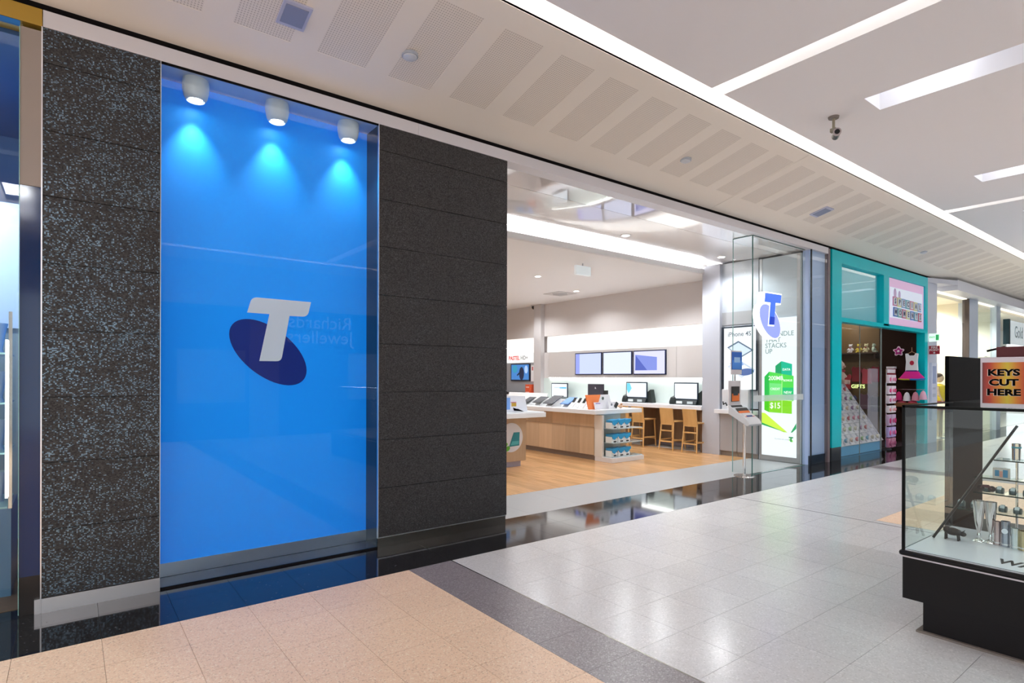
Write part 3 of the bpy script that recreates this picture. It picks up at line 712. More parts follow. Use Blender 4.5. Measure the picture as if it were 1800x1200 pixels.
for k, (y, x) in enumerate(((8.34, 7.95), (8.17, 7.93), (8.0, 7.9), (7.84, 7.9))):
    lb = ['black handset on a white wedge beside the blue tablet', 'black handset on a white wedge, second from the blue tablet', 'black handset on a white wedge, third from the blue tablet', 'black handset on a white wedge beside the orange leaflet stand'][k]
    t = thing('phone_on_stand', lb, 'phone', (x, y, .951), 'phones on the long table')
    part('wedge', MB().prism([(-.12, 0), (.1, 0), (.1, .15), (.05, .15)], 'xz', -.055, .055), C('#f0f1f1', .3), t, local=True, bevel=.006)
    a = Vector((.62, 0, .78)); n = Vector((-.78, 0, .62))
    part('handset', MB().obox((.02, 0, .145), (.055, .03, .007), (a, Vector((0, 1, 0)), n)), C('#17191b', .25), t, local=True, bevel=.003)
    part('tether', MB().tube([(-.05, 0, .05), (-.08, 0, .03), (-.09, .02, .005)], .008), C('#77787a'), t, local=True)
t = thing('plan_card_stand', 'white leaflet card stand on the long table behind the dark tablets', 'stand', (8.35, 10.4, .95))
part('card', MB().prism([(0, 0), (.02, 0), (.10, .24), (.085, .24)], 'xz', -.7, .7), C('#eceae8'), t, local=True)
t = thing('leaflet_stand', 'orange and white leaflet stand at the near end of the long table', 'stand', (7.85, 7.62, .951))
def tp(pts, y0, off): return pts
part('orange_face', MB().prism([(-.2, 0), (-.04, 0), (.0, .12), (.12, .14), (.12, .27), (-.28, .27)], 'xz', -.01, .02), C('#f98a4c'), t, local=True)
part('white_card', MB().prism([(.0, .0), (.42, .0), (.34, .27), (.10, .27)], 'xz', -.012, .018), C('#e9e9ee'), t, local=True)
part('front_card', MB().prism([(-.08, 0), (.10, 0), (.14, .13), (-.12, .13)], 'xz', -.05, -.04), C('#eceaf2'), t, local=True)
part('purple_stripe', MB().box(-.07, .05, -.054, -.05, .10, .115), C('#a47cc0'), t, local=True)
part('picture', MB().prism(ell(.16, .2, .03, .03, 0, 12), 'xz', -.016, -.012), C('#5b6a66'), t, local=True)
t = thing('phone_card', 'white card with a small handset beside the orange leaflet stand', 'card', (8.22, 7.55, .951))
part('card', MB().prism([(-.1, 0), (.14, 0), (.12, .13), (-.13, .14)], 'xz', 0, .015), C('#ebebf0'), t, local=True)
part('handset', MB().obox((.09, -.01, .07), (.035, .006, .055), (Vector((.8, 0, -.6)), Vector((0, 1, 0)), Vector((.6, 0, .8)))), C('#2a2a30', .3), t, local=True)
part('handset', MB().prism(ell(-.03, .08, .022, .025, 0, 12), 'xz', -.006, 0), C('#6b6e78'), t, local=True)
t = thing('soft_toy', 'tiny brown figure at the end of the long table', 'toy', (8.5, 7.6, .951))
part('body', MB().ball((0, 0, .035), (.05, .035, .035)), C('#c9a58a', .9), t, local=True); part('head', MB().ball((.02, 0, .075), .022), C('#a9805f', .9), t, local=True)

# near left table with a round poster
t = thing('display_table', 'oak phone table with a white top and round poster, half hidden by the dark pillar', 'table', (5.4, 8.3, 0))
part('tabletop', MB().box(4.3, 6.487, 7.49, 8.8, .865, .95), C('#e9ebee', .25), t, bevel=.006)
part('top_layer', MB().box(4.32, 6.46, 7.51, 8.78, .95, .962), C('#dfe3e6', .3), t)  # thin pale layer lying on the tabletop
part('front_panel', MB().box(4.5, 6.31, 7.82, 7.86, .10, .865), 'oak', t)
part('side_panel', MB().box(6.27, 6.31, 7.86, 8.7, .10, .865), 'oak', t)
part('kick_board', MB().box(4.55, 6.24, 7.88, 8.68, 0, .10), C('#a8a3b3'), t)
rp = thing('round_poster', 'round white poster with a teal screen picture on the near left table', 'poster', (6.0, 7.815, .5))
part('disc', MB().prism(ell(5.98, .515, .25, .25, 0, 40), 'xz', 7.808, 7.818), C('#dcdde4'), rp)
part('print', MB().prism([(5.93, .36), (6.15, .37), (6.16, .60), (6.03, .60)], 'xz', 7.804, 7.808), C('#21848f'), rp)
part('print', MB().prism([(5.96, .385), (6.13, .39), (6.14, .45), (6.0, .45)], 'xz', 7.801, 7.804), C('#4fb3bb'), rp)
part('print', MB().prism(ell(5.9, .33, .05, .045, .3, 14), 'xz', 7.803, 7.808), C('#5fb32c'), rp)
part('print', MB().prism(ell(5.87, .40, .03, .03, .3, 14), 'xz', 7.803, 7.808), C('#79c43c'), rp)
t = thing('leaflet_card', 'white card printed with a phone and yellow picture on the near left table', 'card', (6.04, 7.72, .963))
part('card', MB().prism([(-.35, 0), (.22, 0), (.16, .26), (-.35, .28)], 'xz', -.006, .012), C('#e6e9f2'), t, local=True)
part('print', MB().box(-.34, -.16, -.009, -.006, .04, .24), C('#79a7ea'), t, local=True)
part('print', MB().box(-.13, -.03, -.010, -.006, .09, .15), C('#c9a23c'), t, local=True)
part('print', MB().prism([(-.08, .02), (0, .05), (.13, -.0), (.08, .0), (-.1, .07)], 'xz', -.012, -.009), C('#2a2d36'), t, local=True)
part('print', MB().box(-.15, -.03, -.012, -.009, .155, .165), C('#d05a80'), t, local=True)
t = thing('tablet_card', 'white card holding a dark handset on the near left table edge', 'card', (5.6, 7.7, .963))
part('card', MB().prism([(-.1, 0), (.1, 0), (.08, .24), (-.1, .25)], 'xz', -.0, .014), C('#dfe3ec'), t, local=True)

# ceiling fittings inside the shop
for k, (x, y) in enumerate(((7.82, 9.3), (9.9, 10.3), (7.1, 6.25), (9.8, 6.25), (5.8, 8.4))):
    z = 3.68 if y > 7 else 3.843
    t = thing('downlight', ['round downlight in the middle of the shop ceiling', 'round downlight toward the far screens', 'round downlight in the bright entry strip, middle', 'round downlight in the bright entry strip, by the glass box', 'round downlight beside the dark pillar edge'][k], 'light', (x, y, z))
    part('rim', MB().lathe((x, y, z), [(.0, 0), (.085, 0), (.08, -.008), (0, -.008)], 24), C('#e8e8e8'), t)
    part('lamp', MB().lathe((x, y, z-.008), [(0, 0), (.06, 0), (.058, -.003), (0, -.003)], 20), 'emit2', t)
t = thing('exit_sign_box', 'white box sign hanging from the shop ceiling', 'sign', (7.6, 7.75, 3.68))
part('box', MB().box(7.42, 7.80, 7.72, 7.78, 3.46, 3.63), C('#dfe8ec', emit=.25, ecol='#dfe8ec'), t, bevel=.004)
part('bracket', MB().tube([(7.61, 7.75, 3.68), (7.61, 7.75, 3.62)], .012), 'alu', t)
t = thing('air_diffuser', 'square white air vent in the shop ceiling', 'vent', (9.9, 10.9, 3.68))
part('frame', MB().box(9.6, 10.2, 10.6, 11.2, 3.668, 3.68), C('#c6c3c1'), t)
part('cone', MB().lathe((9.9, 10.9, 3.668), [(0, -.03), (.22, 0), (.26, 0), (.05, -.035)], 4), C('#a5a3a2'), t)

# ------------------------------------------------------------------ GLASS ENTRANCE BOX
t = thing('glass_screen', 'tall frameless glass screen at the right of the shop entrance', 'screen', (9.5, 4.95, 0))
part('front_sheet', MB().box(8.64, 10.36, 4.945, 4.957, .004, 3.822), 'glass', t)
part('side_sheet', MB().box(8.64, 8.652, 4.958, 5.30, .004, 3.822), 'glass', t)
part('glass_edge', MB().box(8.634, 8.642, 4.943, 4.959, .0, 3.826), 'glass_edge', t, label='dark green glass edge')
part('glass_edge', MB().box(8.64, 10.36, 4.944, 4.958, 3.822, 3.829).box(8.636, 8.656, 4.96, 5.3, 3.822, 3.829), 'glass_edge', t)
part('glass_edge', MB().box(8.64, 10.36, 4.944, 4.958, .0, .005).box(8.64, 8.652, 5.295, 5.303, .0, 3.822), C('#7fa8a4', .2), t)
part('frosted_band', MB().box(8.66, 10.3, 4.941, 4.944, 1.165, 1.265), film('frosted_film', (.80, .86, .87), .42), t)
# lit plan poster in a steel frame, square to the shopfront
t = thing('plan_poster', 'tall lit poster of stacked green boxes in a grey steel frame', 'poster', (10.42, 5.45, 0))
part('frame', MB().box(10.41, 10.6, 5.03, 5.83, 0, 3.8), C('#c6d3dc', .3), t)
part('frame_rim', MB().box(10.40, 10.41, 5.05, 5.81, .0, .10).box(10.40, 10.41, 5.05, 5.11, .1, 3.8).box(10.40, 10.41, 5.77, 5.82, .1, 3.8), 'alu', t)
part('dark_joint', MB().box(10.405, 10.412, 5.83, 5.842, 0, 3.86).box(10.405, 10.412, 5.05, 5.84, 3.83, 3.86), C('#2c3236'), t)
part('sheet', MB().box(10.392, 10.40, 5.11, 5.765, .10, 2.66), E('#eaf1f8', 1.), t, label='white lit poster sheet')
def pic(pts, h, d=0, s=1.): part('print', MB().prism(pts, 'yz', 10.390-d*.0015, 10.392-d*.0015), E(h, s), t)
for s_, z_ in (('A BUNDLE', 2.36), ('THAT', 2.25), ('STACKS', 2.145), ('UP', 2.04)):
    text('lettering', s_, .125, (10.389, 5.70, z_), '-x', E('#74958f', .8), t, align='LEFT', sx=.92)
pic([(5.50, 1.64), (5.50, 1.77), (5.382, 1.855), (5.19, 1.80), (5.19, 1.55), (5.39, 1.60)], '#16b892'); pic([(5.50, 1.64), (5.50, 1.77), (5.392, 1.853), (5.385, 1.60)], '#0e9d62', 1)
pic([(5.71, .945), (5.71, 1.568), (5.62, 1.664), (5.16, 1.585), (5.16, 1.125), (5.19, 1.12), (5.19, .895), (5.62, .905)], '#52d64f', 2)
pic([(5.71, .945), (5.71, 1.568), (5.62, 1.664), (5.62, .905)], '#27b64a', 3)
pic([(5.62, .905), (5.62, 1.15), (5.19, 1.125), (5.19, .895)], '#80d321', 3); pic([(5.71, .945), (5.71, 1.16), (5.62, 1.15), (5.62, .905)], '#4cc417', 4)
pic([(5.365, 1.14), (5.365, 1.37), (5.16, 1.37), (5.16, 1.127)], '#18bf73', 4); pic([(5.61, 1.2), (5.61, 1.45), (5.38, 1.44), (5.38, 1.19)], '#74e07f', 4)
pic([(5.377, .898), (5.377, 1.615), (5.368, 1.615), (5.368, .898)], '#c7f5a0', 5); pic([(5.71, 1.155), (5.71, 1.168), (5.16, 1.137), (5.16, 1.125)], '#c7f5a0', 5)
for s_, y_, z_, q_ in (('200MB', 5.49, 1.54, .11), ('$15', 5.50, 1.03, .15), ('DATA', 5.29, 1.70, .06), ('BONUS', 5.265, 1.50, .055), ('NEW', 5.265, 1.28, .07), ('CALLS', 5.265, 1.2, .05), ('CREDIT', 5.5, 1.34, .06)):
    text('lettering', s_, q_, (10.383, y_, z_), '-x', E('#f3fff0', 1.), t, bold=.012, sx=.9)
pic([(5.764, .89), (5.70, .885), (5.27, .55), (5.34, .55), (5.764, .70)], '#c8f03c'); pic([(5.764, .705), (5.33, .556), (5.29, .552), (5.764, .665)], '#0fa04c', 1)
pic([(5.11, .73), (5.11, .63), (5.185, .555), (5.21, .555)], '#0f9f5a')
pic([(5.245, .475), (5.165, .475), (5.165, .452), (5.192, .452), (5.192, .385), (5.216, .385), (5.216, .452), (5.245, .452)], '#1c8a4a', 2); pic(ell(5.205, .41, .035, .03, .4, 16), '#8fe05a', 1)
text('lettering', 'It is how we connect', .035, (10.389, 5.36, .42), '-x', E('#9fb4b0', .8), t)
# blade emblem
t = thing('emblem_sign', 'illuminated block emblem of a blue T over an ellipse on the glass screen', 'sign', (8.95, 4.86, 2.2))
el = ell(8.83, 2.447, .312, .262, -.45, 40)
def grow(pts, k):
    cx = sum(a for a, b in pts)/len(pts); cz = sum(b for a, b in pts)/len(pts); out = []
    n = len(pts)
    for i in range(n):
        a = Vector(pts[i-1]); p = Vector(pts[i]); b = Vector(pts[(i+1) % n])
        n1 = Vector(((p-a).y, -(p-a).x)).normalized(); n2 = Vector(((b-p).y, -(b-p).x)).normalized()
        m_ = (n1+n2); m_ = m_/max(m_.length_squared/2, .4); out.append(tuple(p+m_*k))
    return out
T2 = [(8.665, 2.885), (9.15, 2.890), (9.125, 2.755), (8.965, 2.750), (8.92, 2.395), (8.775, 2.390), (8.825, 2.745), (8.645, 2.742)]
def area2(p): return sum(p[i-1][0]*p[i][1]-p[i][0]*p[i-1][1] for i in range(len(p)))
T2c = T2 if area2(T2) > 0 else T2[::-1]; elc = el if area2(el) > 0 else el[::-1]
wm = mat('sign_white', (.95, .95, 1), .4, emit=.95, ecol=(.97, .98, 1))
lk = part('letter_block', MB().prism(grow(T2c, .022), 'xz', 4.755, 4.87), wm, t, label='thick white letter block')
ek = part('ellipse_block', MB().prism(grow(elc, .02), 'xz', 4.765, 4.87), wm, t, label='thick white ellipse block')
part('ellipse_face', MB().prism(elc, 'xz', 4.757, 4.766), E('#8f9cff', 1.), ek)
part('letter_face', MB().prism(T2c, 'xz', 4.744, 4.756), E('#3f6fe0', .95), lk)
part('letter_foot', MB().prism([(8.777, 2.392), (8.919, 2.396), (8.935, 2.52), (8.795, 2.52)], 'xz', 4.741, 4.744), E('#1c3fbb', .9), lk)
# brochure stand
t = thing('brochure_stand', 'chrome pole brochure stand with white tiers before the glass screen', 'stand', (8.44, 4.97, 0))
bx, by = 8.44, 4.97
part('base', MB().lathe((bx, by, 0), [(0, 0), (.16, 0), (.155, .012), (.03, .022), (0, .022)], 32), 'chrome', t)
part('pole', MB().tube([(bx, by, .02), (bx, by, .9)], .022, 14), 'chrome', t)
part('tray', MB().prism([(5.12, 1.12), (5.12, .98), (4.80, .80), (4.76, .83), (4.80, .90)], 'yz', bx-.21, bx+.15), C('#d9dade', .3), t, bevel=.006)
part('upper_panel', MB().box(bx-.19, bx+.14, 5.12, 5.135, 1.08, 1.50), C('#dcd6d8', .3), t)
part('top_card', MB().box(bx-.13, bx+.17, 5.12, 5.13, 1.60, 1.98), C('#e6e0e2', .3), t)
part('rear_post', MB().box(bx+.0, bx+.02, 5.135, 5.15, 1.0, 1.9), 'chrome', t)
b1 = None
n_ = 0
def brochure(nm, lb, cx, cy, cz, sx, szz, tilt, c1, c2, c3=None):
    q = thing(nm, lb, 'brochure', (cx, cy, cz))
    a = Vector((1, 0, 0)); u = Vector((0, math.sin(tilt), math.cos(tilt))); n = Vector((0, -math.cos(tilt), math.sin(tilt)))
    c = Vector((0, 0, szz))
    part('cover', MB().obox(c, (sx, .003, szz), (a, n, u)), C(c1), q, local=True)
    part('print', MB().obox(c+n*.0035-u*szz*.45, (sx*.95, .001, szz*.5), (a, n, u)), C(c2), q, local=True)
    if c3: part('print', MB().obox(c+n*.0045+u*szz*.1, (sx*.6, .001, szz*.3), (a, n, u)), C(c3), q, local=True)
brochure('brochure', 'blue brochure with a person at the top of the brochure stand', bx+.02, 5.112, 1.68, .14, .14, .0, '#2c66c4', '#4b8be0', '#9fc6f0')
brochure('brochure', 'orange and black brochure on the upper panel of the stand', bx-.02, 5.112, 1.17, .11, .12, .0, '#2a2422', '#e8762c', '#20303a')
brochure('brochure', 'black and red brochure at the back of the tray', bx-.04, 5.06, 1.02, .15, .05, .6, '#2c2b2a', '#d4503a')
brochure('brochure', 'dark and orange brochure in the middle of the tray', bx-.03, 4.97, .965, .16, .06, .7, '#38322e', '#ee7a35')
brochure('brochure', 'white brochure with a navy phone at the front of the tray', bx-.02, 4.87, .895, .14, .05, .8, '#e4e0e2', '#d65a3c', '#1f3f80')

# blue grey glazed panel right of the entrance box
t = struct('window_3', MB().box(10.43, 11.04, 4.91, 5.02, .0, 3.83), mat('blue_grey_panel', (.42, .57, .88), .25, spec=.8))
part('glass_pane', MB().box(10.42, 11.02, 4.86, 4.868, .01, 3.82), 'glass', t)
part('dark_edge', MB().box(10.40, 10.42, 4.85, 4.872, 0, 3.83), C('#141b26', .2), t)
part('plinth', MB().box(10.42, 11.04, 4.895, 4.912, .0, .16), C('#2c3a4c', .15), t)
struct('trim_6', MB().box(11.04, 11.12, 4.85, 5.1, 0, 3.93), C('#7b6c70', .4))
struct('trim_7', MB().box(11.12, 11.2, 4.88, 5.1, 0, 3.93), C('#0c3b38', .4))

# ------------------------------------------------------------------ TEAL CHILDREN'S GIFT SHOP
teal = mat('teal_gloss', (.0, .56, .64), .3, spec=.2)
tf = struct('wall_teal', MB().box(11.2, 11.6, 4.85, 5.02, .25, 3.94).box(11.6, 16.22, 4.85, 5.02, 3.72, 3.94), teal)
part('mullion', MB().box(13.6, 13.88, 4.85, 5.02, 2.66, 3.72), teal, tf)
part('jamb', MB().box(16.03, 16.22, 4.85, 5.02, .0, 3.72), teal, tf)
part('lower_rail', MB().box(11.6, 16.03, 4.85, 5.02, 2.62, 2.70), teal, tf)
part('dark_base', MB().box(11.2, 11.6, 4.855, 5.02, 0, .25), C('#3a3f45', .2), tf)
w4 = struct('window_4', MB().box(11.6, 13.6, 5.015, 5.02, 3.66, 3.72), teal)
part('glass_pane', MB().box(11.6, 13.6, 4.93, 4.938, 2.70, 3.72), glass('teal_glass', (.78, .95, .97), 1.6), w4, label='teal tinted transom glass')
part('glass_pane', MB().box(11.6, 13.68, 4.93, 4.938, .01, 2.62), 'glass', w4)
part('glass_joint', MB().box(12.62, 12.63, 4.928, 4.94, .01, 2.62).box(13.675, 13.69, 4.92, 4.945, .01, 2.62), C('#8f9a98', .2), w4)
part('teal_lining', MB().box(11.6, 13.6, 4.985, 5.0, 2.66, 3.75), C('#d8f4fa', .4), w4)
t = thing('shop_sign', 'white and pink sign with rows of coloured alphabet blocks', 'sign', (14.95, 4.88, 2.72))
part('pink_board', MB().box(13.89, 16.02, 4.875, 4.93, 2.71, 3.71), C('#dcb7d8', .4, emit=.25, ecol='#dcb7d8'), t)
part('white_board', MB().box(13.99, 15.92, 4.868, 4.876, 2.86, 3.52), C('#d7dff0', .4, emit=.3, ecol='#d7dff0'), t)
cols = ['#d991b3', '#e2e3a0', '#8fb2dc', '#6fb7c0', '#dc93a6', '#e2e3a0', '#9cb8e8', '#3f6fb8', '#6fb7b0', '#cf6f93', '#e2e3a0', '#3f74c8', '#62b0c0', '#d2466c']
for i, ch in enumerate('SPECIALMOMENTS'):
    r, c = divmod(i, 7); x = 14.12+c*.245+(.03 if r else 0); z = (3.22 if r == 0 else 2.99)-c*.005
    lb_ = part('letter_block', MB().box(x, x+.22, 4.855, 4.868, z-.10, z+.10), C(cols[i], .4), t)
    part('block_face', MB().box(x+.03, x+.19, 4.852, 4.855, z-.075, z+.075), C('#e6ebf4', .4), lb_)
    text('lettering', ch, .15, (x+.11, 4.850, z), '-y', C('#34406a'), lb_, bold=.03)
part('figure', MB().prism(ell(14.25, 3.4, .07, .10, 0, 16), 'xz', 4.862, 4.868), C('#d9bfe2'), t)
part('figure', MB().prism(ell(14.5, 3.38, .06, .09, 0, 16), 'xz', 4.862, 4.868), C('#d2bede'), t)
struct('wall_gift_side', MB().box(11.2, 11.3, 5.02, 9.5, 0, 3.9).box(16.25, 16.35, 5.02, 9.5, 0, 3.9), C('#6e5534'))
struct('wall_gift_back', MB().box(11.2, 16.35, 9.4, 9.5, 0, 3.9), M['brownwood'])
struct('ceiling_gift', MB().box(11.2, 16.3, 5.02, 9.4, 3.5, 3.6), C('#8a7048'))
struct('wall_gift_display', MB().box(15.98, 16.08, 5.025, 5.80, 0, 2.9), C('#2a1d18', .9, spec=.1))
struct('floor_gift', MB().box(11.2, 16.3, 5.02, 9.4, -.012, .002), C('#4a3d44', .15))
# sloped tray unit
t = thing('tray_unit', 'blue based display with sloping white trays of small gifts', 'display', (12.9, 5.4, 0))
part('base', MB().box(11.7, 14.03, 5.04, 5.9, 0, .19), C('#86c8f2', .25), t)
part('sloping_back', MB().prism([(5.04, .19), (5.9, .19), (5.9, 1.40), (5.84, 1.40)], 'yz', 11.7, 14.03), C('#d9d6dc'), t)
ns = Vector((0, -1.21, .80)).normalized(); us = Vector((0, .80, 1.21)).normalized()
for i in range(7):
    c = Vector((12.865, 5.04, .19))+us*(i*1.45/6)+ns*.02
    part('tray_rail', MB().obox(c, (1.165, .006, .022), (Vector((1, 0, 0)), us, ns)), C('#eceaf0'), t)
for j in range(10):
    c = Vector((11.7+j*2.33/9, 5.44, .795))+ns*.018
    part('tray_divider', MB().obox(c, (.006, .725, .018), (Vector((1, 0, 0)), us, ns)), C('#e4e2ea'), t)
gcol = ['#d98aa0', '#8fb27a', '#e3c7b0', '#9a6f9a', '#6aa6c8', '#c96a72', '#d9d2c0']
proto = {}
OR = ('first', 'second', 'third', 'fourth', 'fifth', 'sixth', 'seventh', 'eighth', 'ninth', 'tenth', 'eleventh', 'twelfth')
for i in range(6):
    for j in range(9):
        c = Vector((11.7+(j+.5)*2.33/9, 5.04, .19))+us*((i+.42)*1.45/6)+ns*.03; k = random.randrange(7)
        lb = 'tiny wrapped gift in the sloping trays, %s row up, %s column from the left' % (OR[i], OR[j])
        if k not in proto:
            proto[k] = thing('small_gift', lb, 'gift', tuple(c), 'gifts in the sloping trays')
            part('body', MB().ball((0, 0, 0), (.06, .035, .045), 10, 6), C(gcol[k]), proto[k], local=True)
            part('tag', MB().box(-.05, .0, -.05, -.03, -.02, .03), C('#f0ecee'), proto[k], local=True)
        else: dup(proto[k], tuple(c), lb)
# plush and shelf toys inside the window
def plush(nm, lb, x, y, z, s, c1, c2):
    t = thing(nm, lb, 'soft toy', (x, y, z))
    f = C(c1, .95)
    part('body', MB().ball((0, 0, .28*s), (.2*s, .18*s, .28*s)), f, t, local=True)
    hd = part('head', MB().ball((0, -.02*s, .68*s), (.17*s, .16*s, .16*s)), f, t, local=True)
    for q in (-1, 1):
        part('ear', MB().ball((q*.13*s, 0, .82*s), .055*s), f, hd, local=True)
        part('arm', MB().tube([(q*.16*s, 0, .46*s), (q*.28*s, -.1*s, .25*s)], .06*s, 8), f, t, local=True)
        part('leg', MB().tube([(q*.1*s, -.08*s, .1*s), (q*.16*s, -.3*s, .07*s)], .08*s, 8), f, t, local=True)
    part('muzzle', MB().ball((0, -.17*s, .64*s), (.07*s, .05*s, .05*s)), C(c2, .9), hd, local=True)
    part('bow', MB().ball((0, -.15*s, .48*s), (.1*s, .04*s, .05*s), 8, 5), C('#a81830'), t, local=True)
plush('teddy_bear', 'large cream teddy bear with a red bow on the tray display', 13.85, 5.84, 1.41, .62, '#dcbcae', '#c79a8c')
sh = thing('wall_shelf', 'brown shelf of toys high on the side wall inside the gift shop', 'shelf', (16.1, 6.25, 2.1))
part('board', MB().box(15.95, 16.24, 5.85, 7.0, 2.17, 2.20), C('#4a3426'), sh)
part('bracket', MB().box(16.0, 16.24, 5.9, 5.93, 2.05, 2.17).box(16.0, 16.24, 6.9, 6.93, 2.05, 2.17), C('#4a3426'), sh)
for k, (y, c1, c2, lb) in enumerate(((6.50, '#d8d4d8', '#b9b0b0', 'white soft toy at the left end of the high shelf'), (6.30, '#d8c24a', '#8c7a30', 'yellow soft toy on the high shelf beside the white one'), (6.13, '#d8cfa8', '#a89a70', 'cream soft toy in the middle of the high shelf'), (5.96, '#cfe0cf', '#8aa08a', 'pale green soft toy at the right end of the high shelf'))):
    plush('soft_toy', lb, 16.08, y, 2.20, .26, c1, c2); bpy.data.objects['soft_toy' if k == 0 else 'soft_toy.%03d' % (k)].rotation_euler = (0, 0, -PI/2)
for k, (y, z, c_, lb) in enumerate(((6.62, 1.25, '#a83038', 'red'), (6.38, 1.45, '#8c2630', 'crimson'), (6.14, 1.40, '#c04858', 'rose'), (5.92, 1.45, '#9c1c34', 'deep red'), (6.5, .7, '#4b4f7c', 'blue grey'), (6.2, .75, '#6a4a5c', 'plum'), (5.94, .7, '#394238', 'dark green'))):
    t = thing('hanging_garment', lb+' garment hanging on the side wall inside the gift shop', 'clothing', (16.14, y, z), rz=-PI/2)
    part('garment', MB().prism([(-.11, 0), (.11, 0), (.10, .25), (.13, .32), (.08, .40), (.03, .37), (-.03, .37), (-.08, .40), (-.13, .32), (-.10, .25)], 'xz', -.03, .03), C(c_, .9), t, local=True, bevel=.01)
    part('hanger', MB().tube([(-.07, 0, .40), (0, 0, .45), (.07, 0, .40)], .006), 'chrome', t, local=True)
t = thing('glow_letters', 'small glowing yellow letters inside the gift shop', 'sign', (16.02, 6.3, 1.3))
text('lettering', 'GIFTS', .13, (16.02, 6.3, 1.33), '-x', E('#e6f29a', 1.2), t, bold=.03)
t = thing('clear_panel', 'pale translucent packet panel behind the window glass', 'panel', (13.3, 5.1, 0))
part('sheet', MB().box(13.15, 13.66, 4.98, 4.99, .35, 1.75), film('milky', (.72, .68, .80), .25), t)
# spinner rack with pink packets
t = thing('packet_rack', 'spinner rack hung with pink packets at the gift shop entrance', 'rack', (14.15, 4.98, 0))
part('pole', MB().tube([(14.15, 5.0, .03), (14.15, 5.0, 1.75)], .015), 'chrome', t)
part('header_card', MB().box(13.95, 14.38, 4.9, 4.91, 1.66, 1.74), C('#d8cfd8'), t)
part('foot', MB().lathe((14.15, 5.0, 0), [(0, 0), (.11, 0), (.1, .02), (.03, .04), (0, .04)], 16), 'dark', t)
nmz = ['topmost', 'second from the top', 'third from the top', 'fourth from the top', 'fifth from the top', 'second from the bottom', 'bottom']
for k, (z, h, c1, c2) in enumerate(((1.44, .18, '#e9dbe8', '#e0719b'), (1.20, .18, '#e6dae8', '#d9397a'), (1.0, .17, '#e9dde9', '#c9628c'), (.80, .15, '#e6dfe6', '#e08d92'), (.52, .24, '#c9b0d0', '#c01f6c'), (.27, .22, '#b9a9e0', '#d85a98'), (.05, .2, '#c27a9a', '#a34a72'))):
    q = thing('gift_packet_row', nmz[k]+' row of pink packets on the spinner rack', 'packets', (14.15, 4.9, z))
    for j in range(3):
        pk = part('packet', MB().box(-.2+j*.135, -.075+j*.135, -.03-.012*(j % 2), .03, 0, h), C(c1, .35), q, local=True, bevel=.012)
        part('print', MB().ball((-.137+j*.135, -.036, h*.45), (.045, .016, h*.25), 10, 6), C(c2, .5), pk, local=True)
# pink flower sign, dress, hats on the dark display wall
t = thing('flower_sign', 'pink flower with a white rim on the dark display wall', 'decoration', (15.95, 5.365, 2.2), rz=-PI/2)
fl = [((.10+.022*math.cos(5*a))*math.cos(a+.31), (.10+.022*math.cos(5*a))*math.sin(a+.31)) for a in [2*PI*i/50 for i in range(50)]]
rm = part('rim', MB().prism(fl, 'xz', -.01, .01), C('#e9cfe2'), t, local=True)
part('petals', MB().prism([(a*.76, b*.76) for a, b in fl], 'xz', -.02, -.01), C('#a3187c'), rm, local=True)
part('centre', MB().ball((0, -.02, 0), .028), C('#efe3f0'), rm, local=True)
t = thing('hanging_dress', 'white vest with a red motif over a rainbow tutu on the dark wall', 'dress', (15.86, 5.06, 1.52), rz=-PI/2)
part('hanger', MB().tube([(0, 0, .76), (0, 0, .66)], .006).tube([(-.1, 0, .6), (0, 0, .66), (.1, 0, .6)], .007), C('#b98a66'), t, local=True)
ve = part('vest', MB().prism([(-.13, .20), (.13, .20), (.115, .42), (.13, .61), (.085, .62), (.05, .565), (-.05, .565), (-.085, .62), (-.13, .61), (-.115, .42)], 'xz', -.03, .03), C('#e4e7ee', .9), t, local=True, bevel=.008)
part('motif', MB().prism(ell(.01, .39, .045, .055, 0, 14), 'xz', -.036, -.03), C('#b0143c'), ve, local=True)
mb = MB().lathe((0, 0, 0), [(0, .2), (.13, .2), (.19, .12), (.26, .03), (.27, 0), (.2, -.01), (0, .03)], 26); mb.v = [(a, b*.4, c+.012*math.sin(9*math.atan2(b, a))*(1 if c < .1 else 0)) for a, b, c in mb.v]
sk_ = part('skirt', mb, C('#d01a8a', .9), t, local=True)
part('blue_hem', MB().tube([(.0, -.11, .0), (.15, -.095, -.004), (.27, -.01, .015)], .022, 8), C('#2a78c4', .9), sk_, local=True)
part('yellow_hem', MB().tube([(-.27, -.01, .01), (-.15, -.095, -.004), (-.02, -.11, -.004)], .018, 8), C('#b8b03a', .9), sk_, local=True)
mb = MB().lathe((0, 0, 0), [(0, .215), (.135, .215), (.14, .185), (0, .185)], 20); mb.v = [(a, b*.4, c) for a, b, c in mb.v]
part('waistband', mb, C('#3b2f78', .9), t, local=True)
rl = thing('hanging_rail', 'thin chrome rail on the dark display wall', 'rail', (15.9, 5.1, 1.28))
part('bar', MB().tube([(15.9, 5.45, 1.28), (15.9, 4.80, 1.28)], .008), 'chrome', rl)
for k, (y, z, c_, lb, nm) in enumerate(((5.33, 1.03, '#b0125e', 'magenta hat hanging under the dress', 'hat'), (5.16, 1.02, '#dcdbe4', 'white pointed hat hanging under the dress', 'hat'), (4.985, 1.03, '#cf8a9e', 'pink fluffy hat hanging under the dress', 'hat'), (4.83, 1.06, '#e3b3cc', 'pale pink bag hanging beside the teal jamb', 'bag'))):
    t = thing(nm, lb, nm, (15.86, y, z))
    part('crown', MB().lathe((0, 0, 0), [(0, 0), (.075, 0), (.07, .08), (.04, .17), (0, .2)], 16), C(c_, .9), t, local=True)
    part('brim', MB().lathe((0, 0, 0), [(0, -.01), (.082, -.015), (.084, .01), (0, .02)], 16), C(c_, .8), t, local=True)
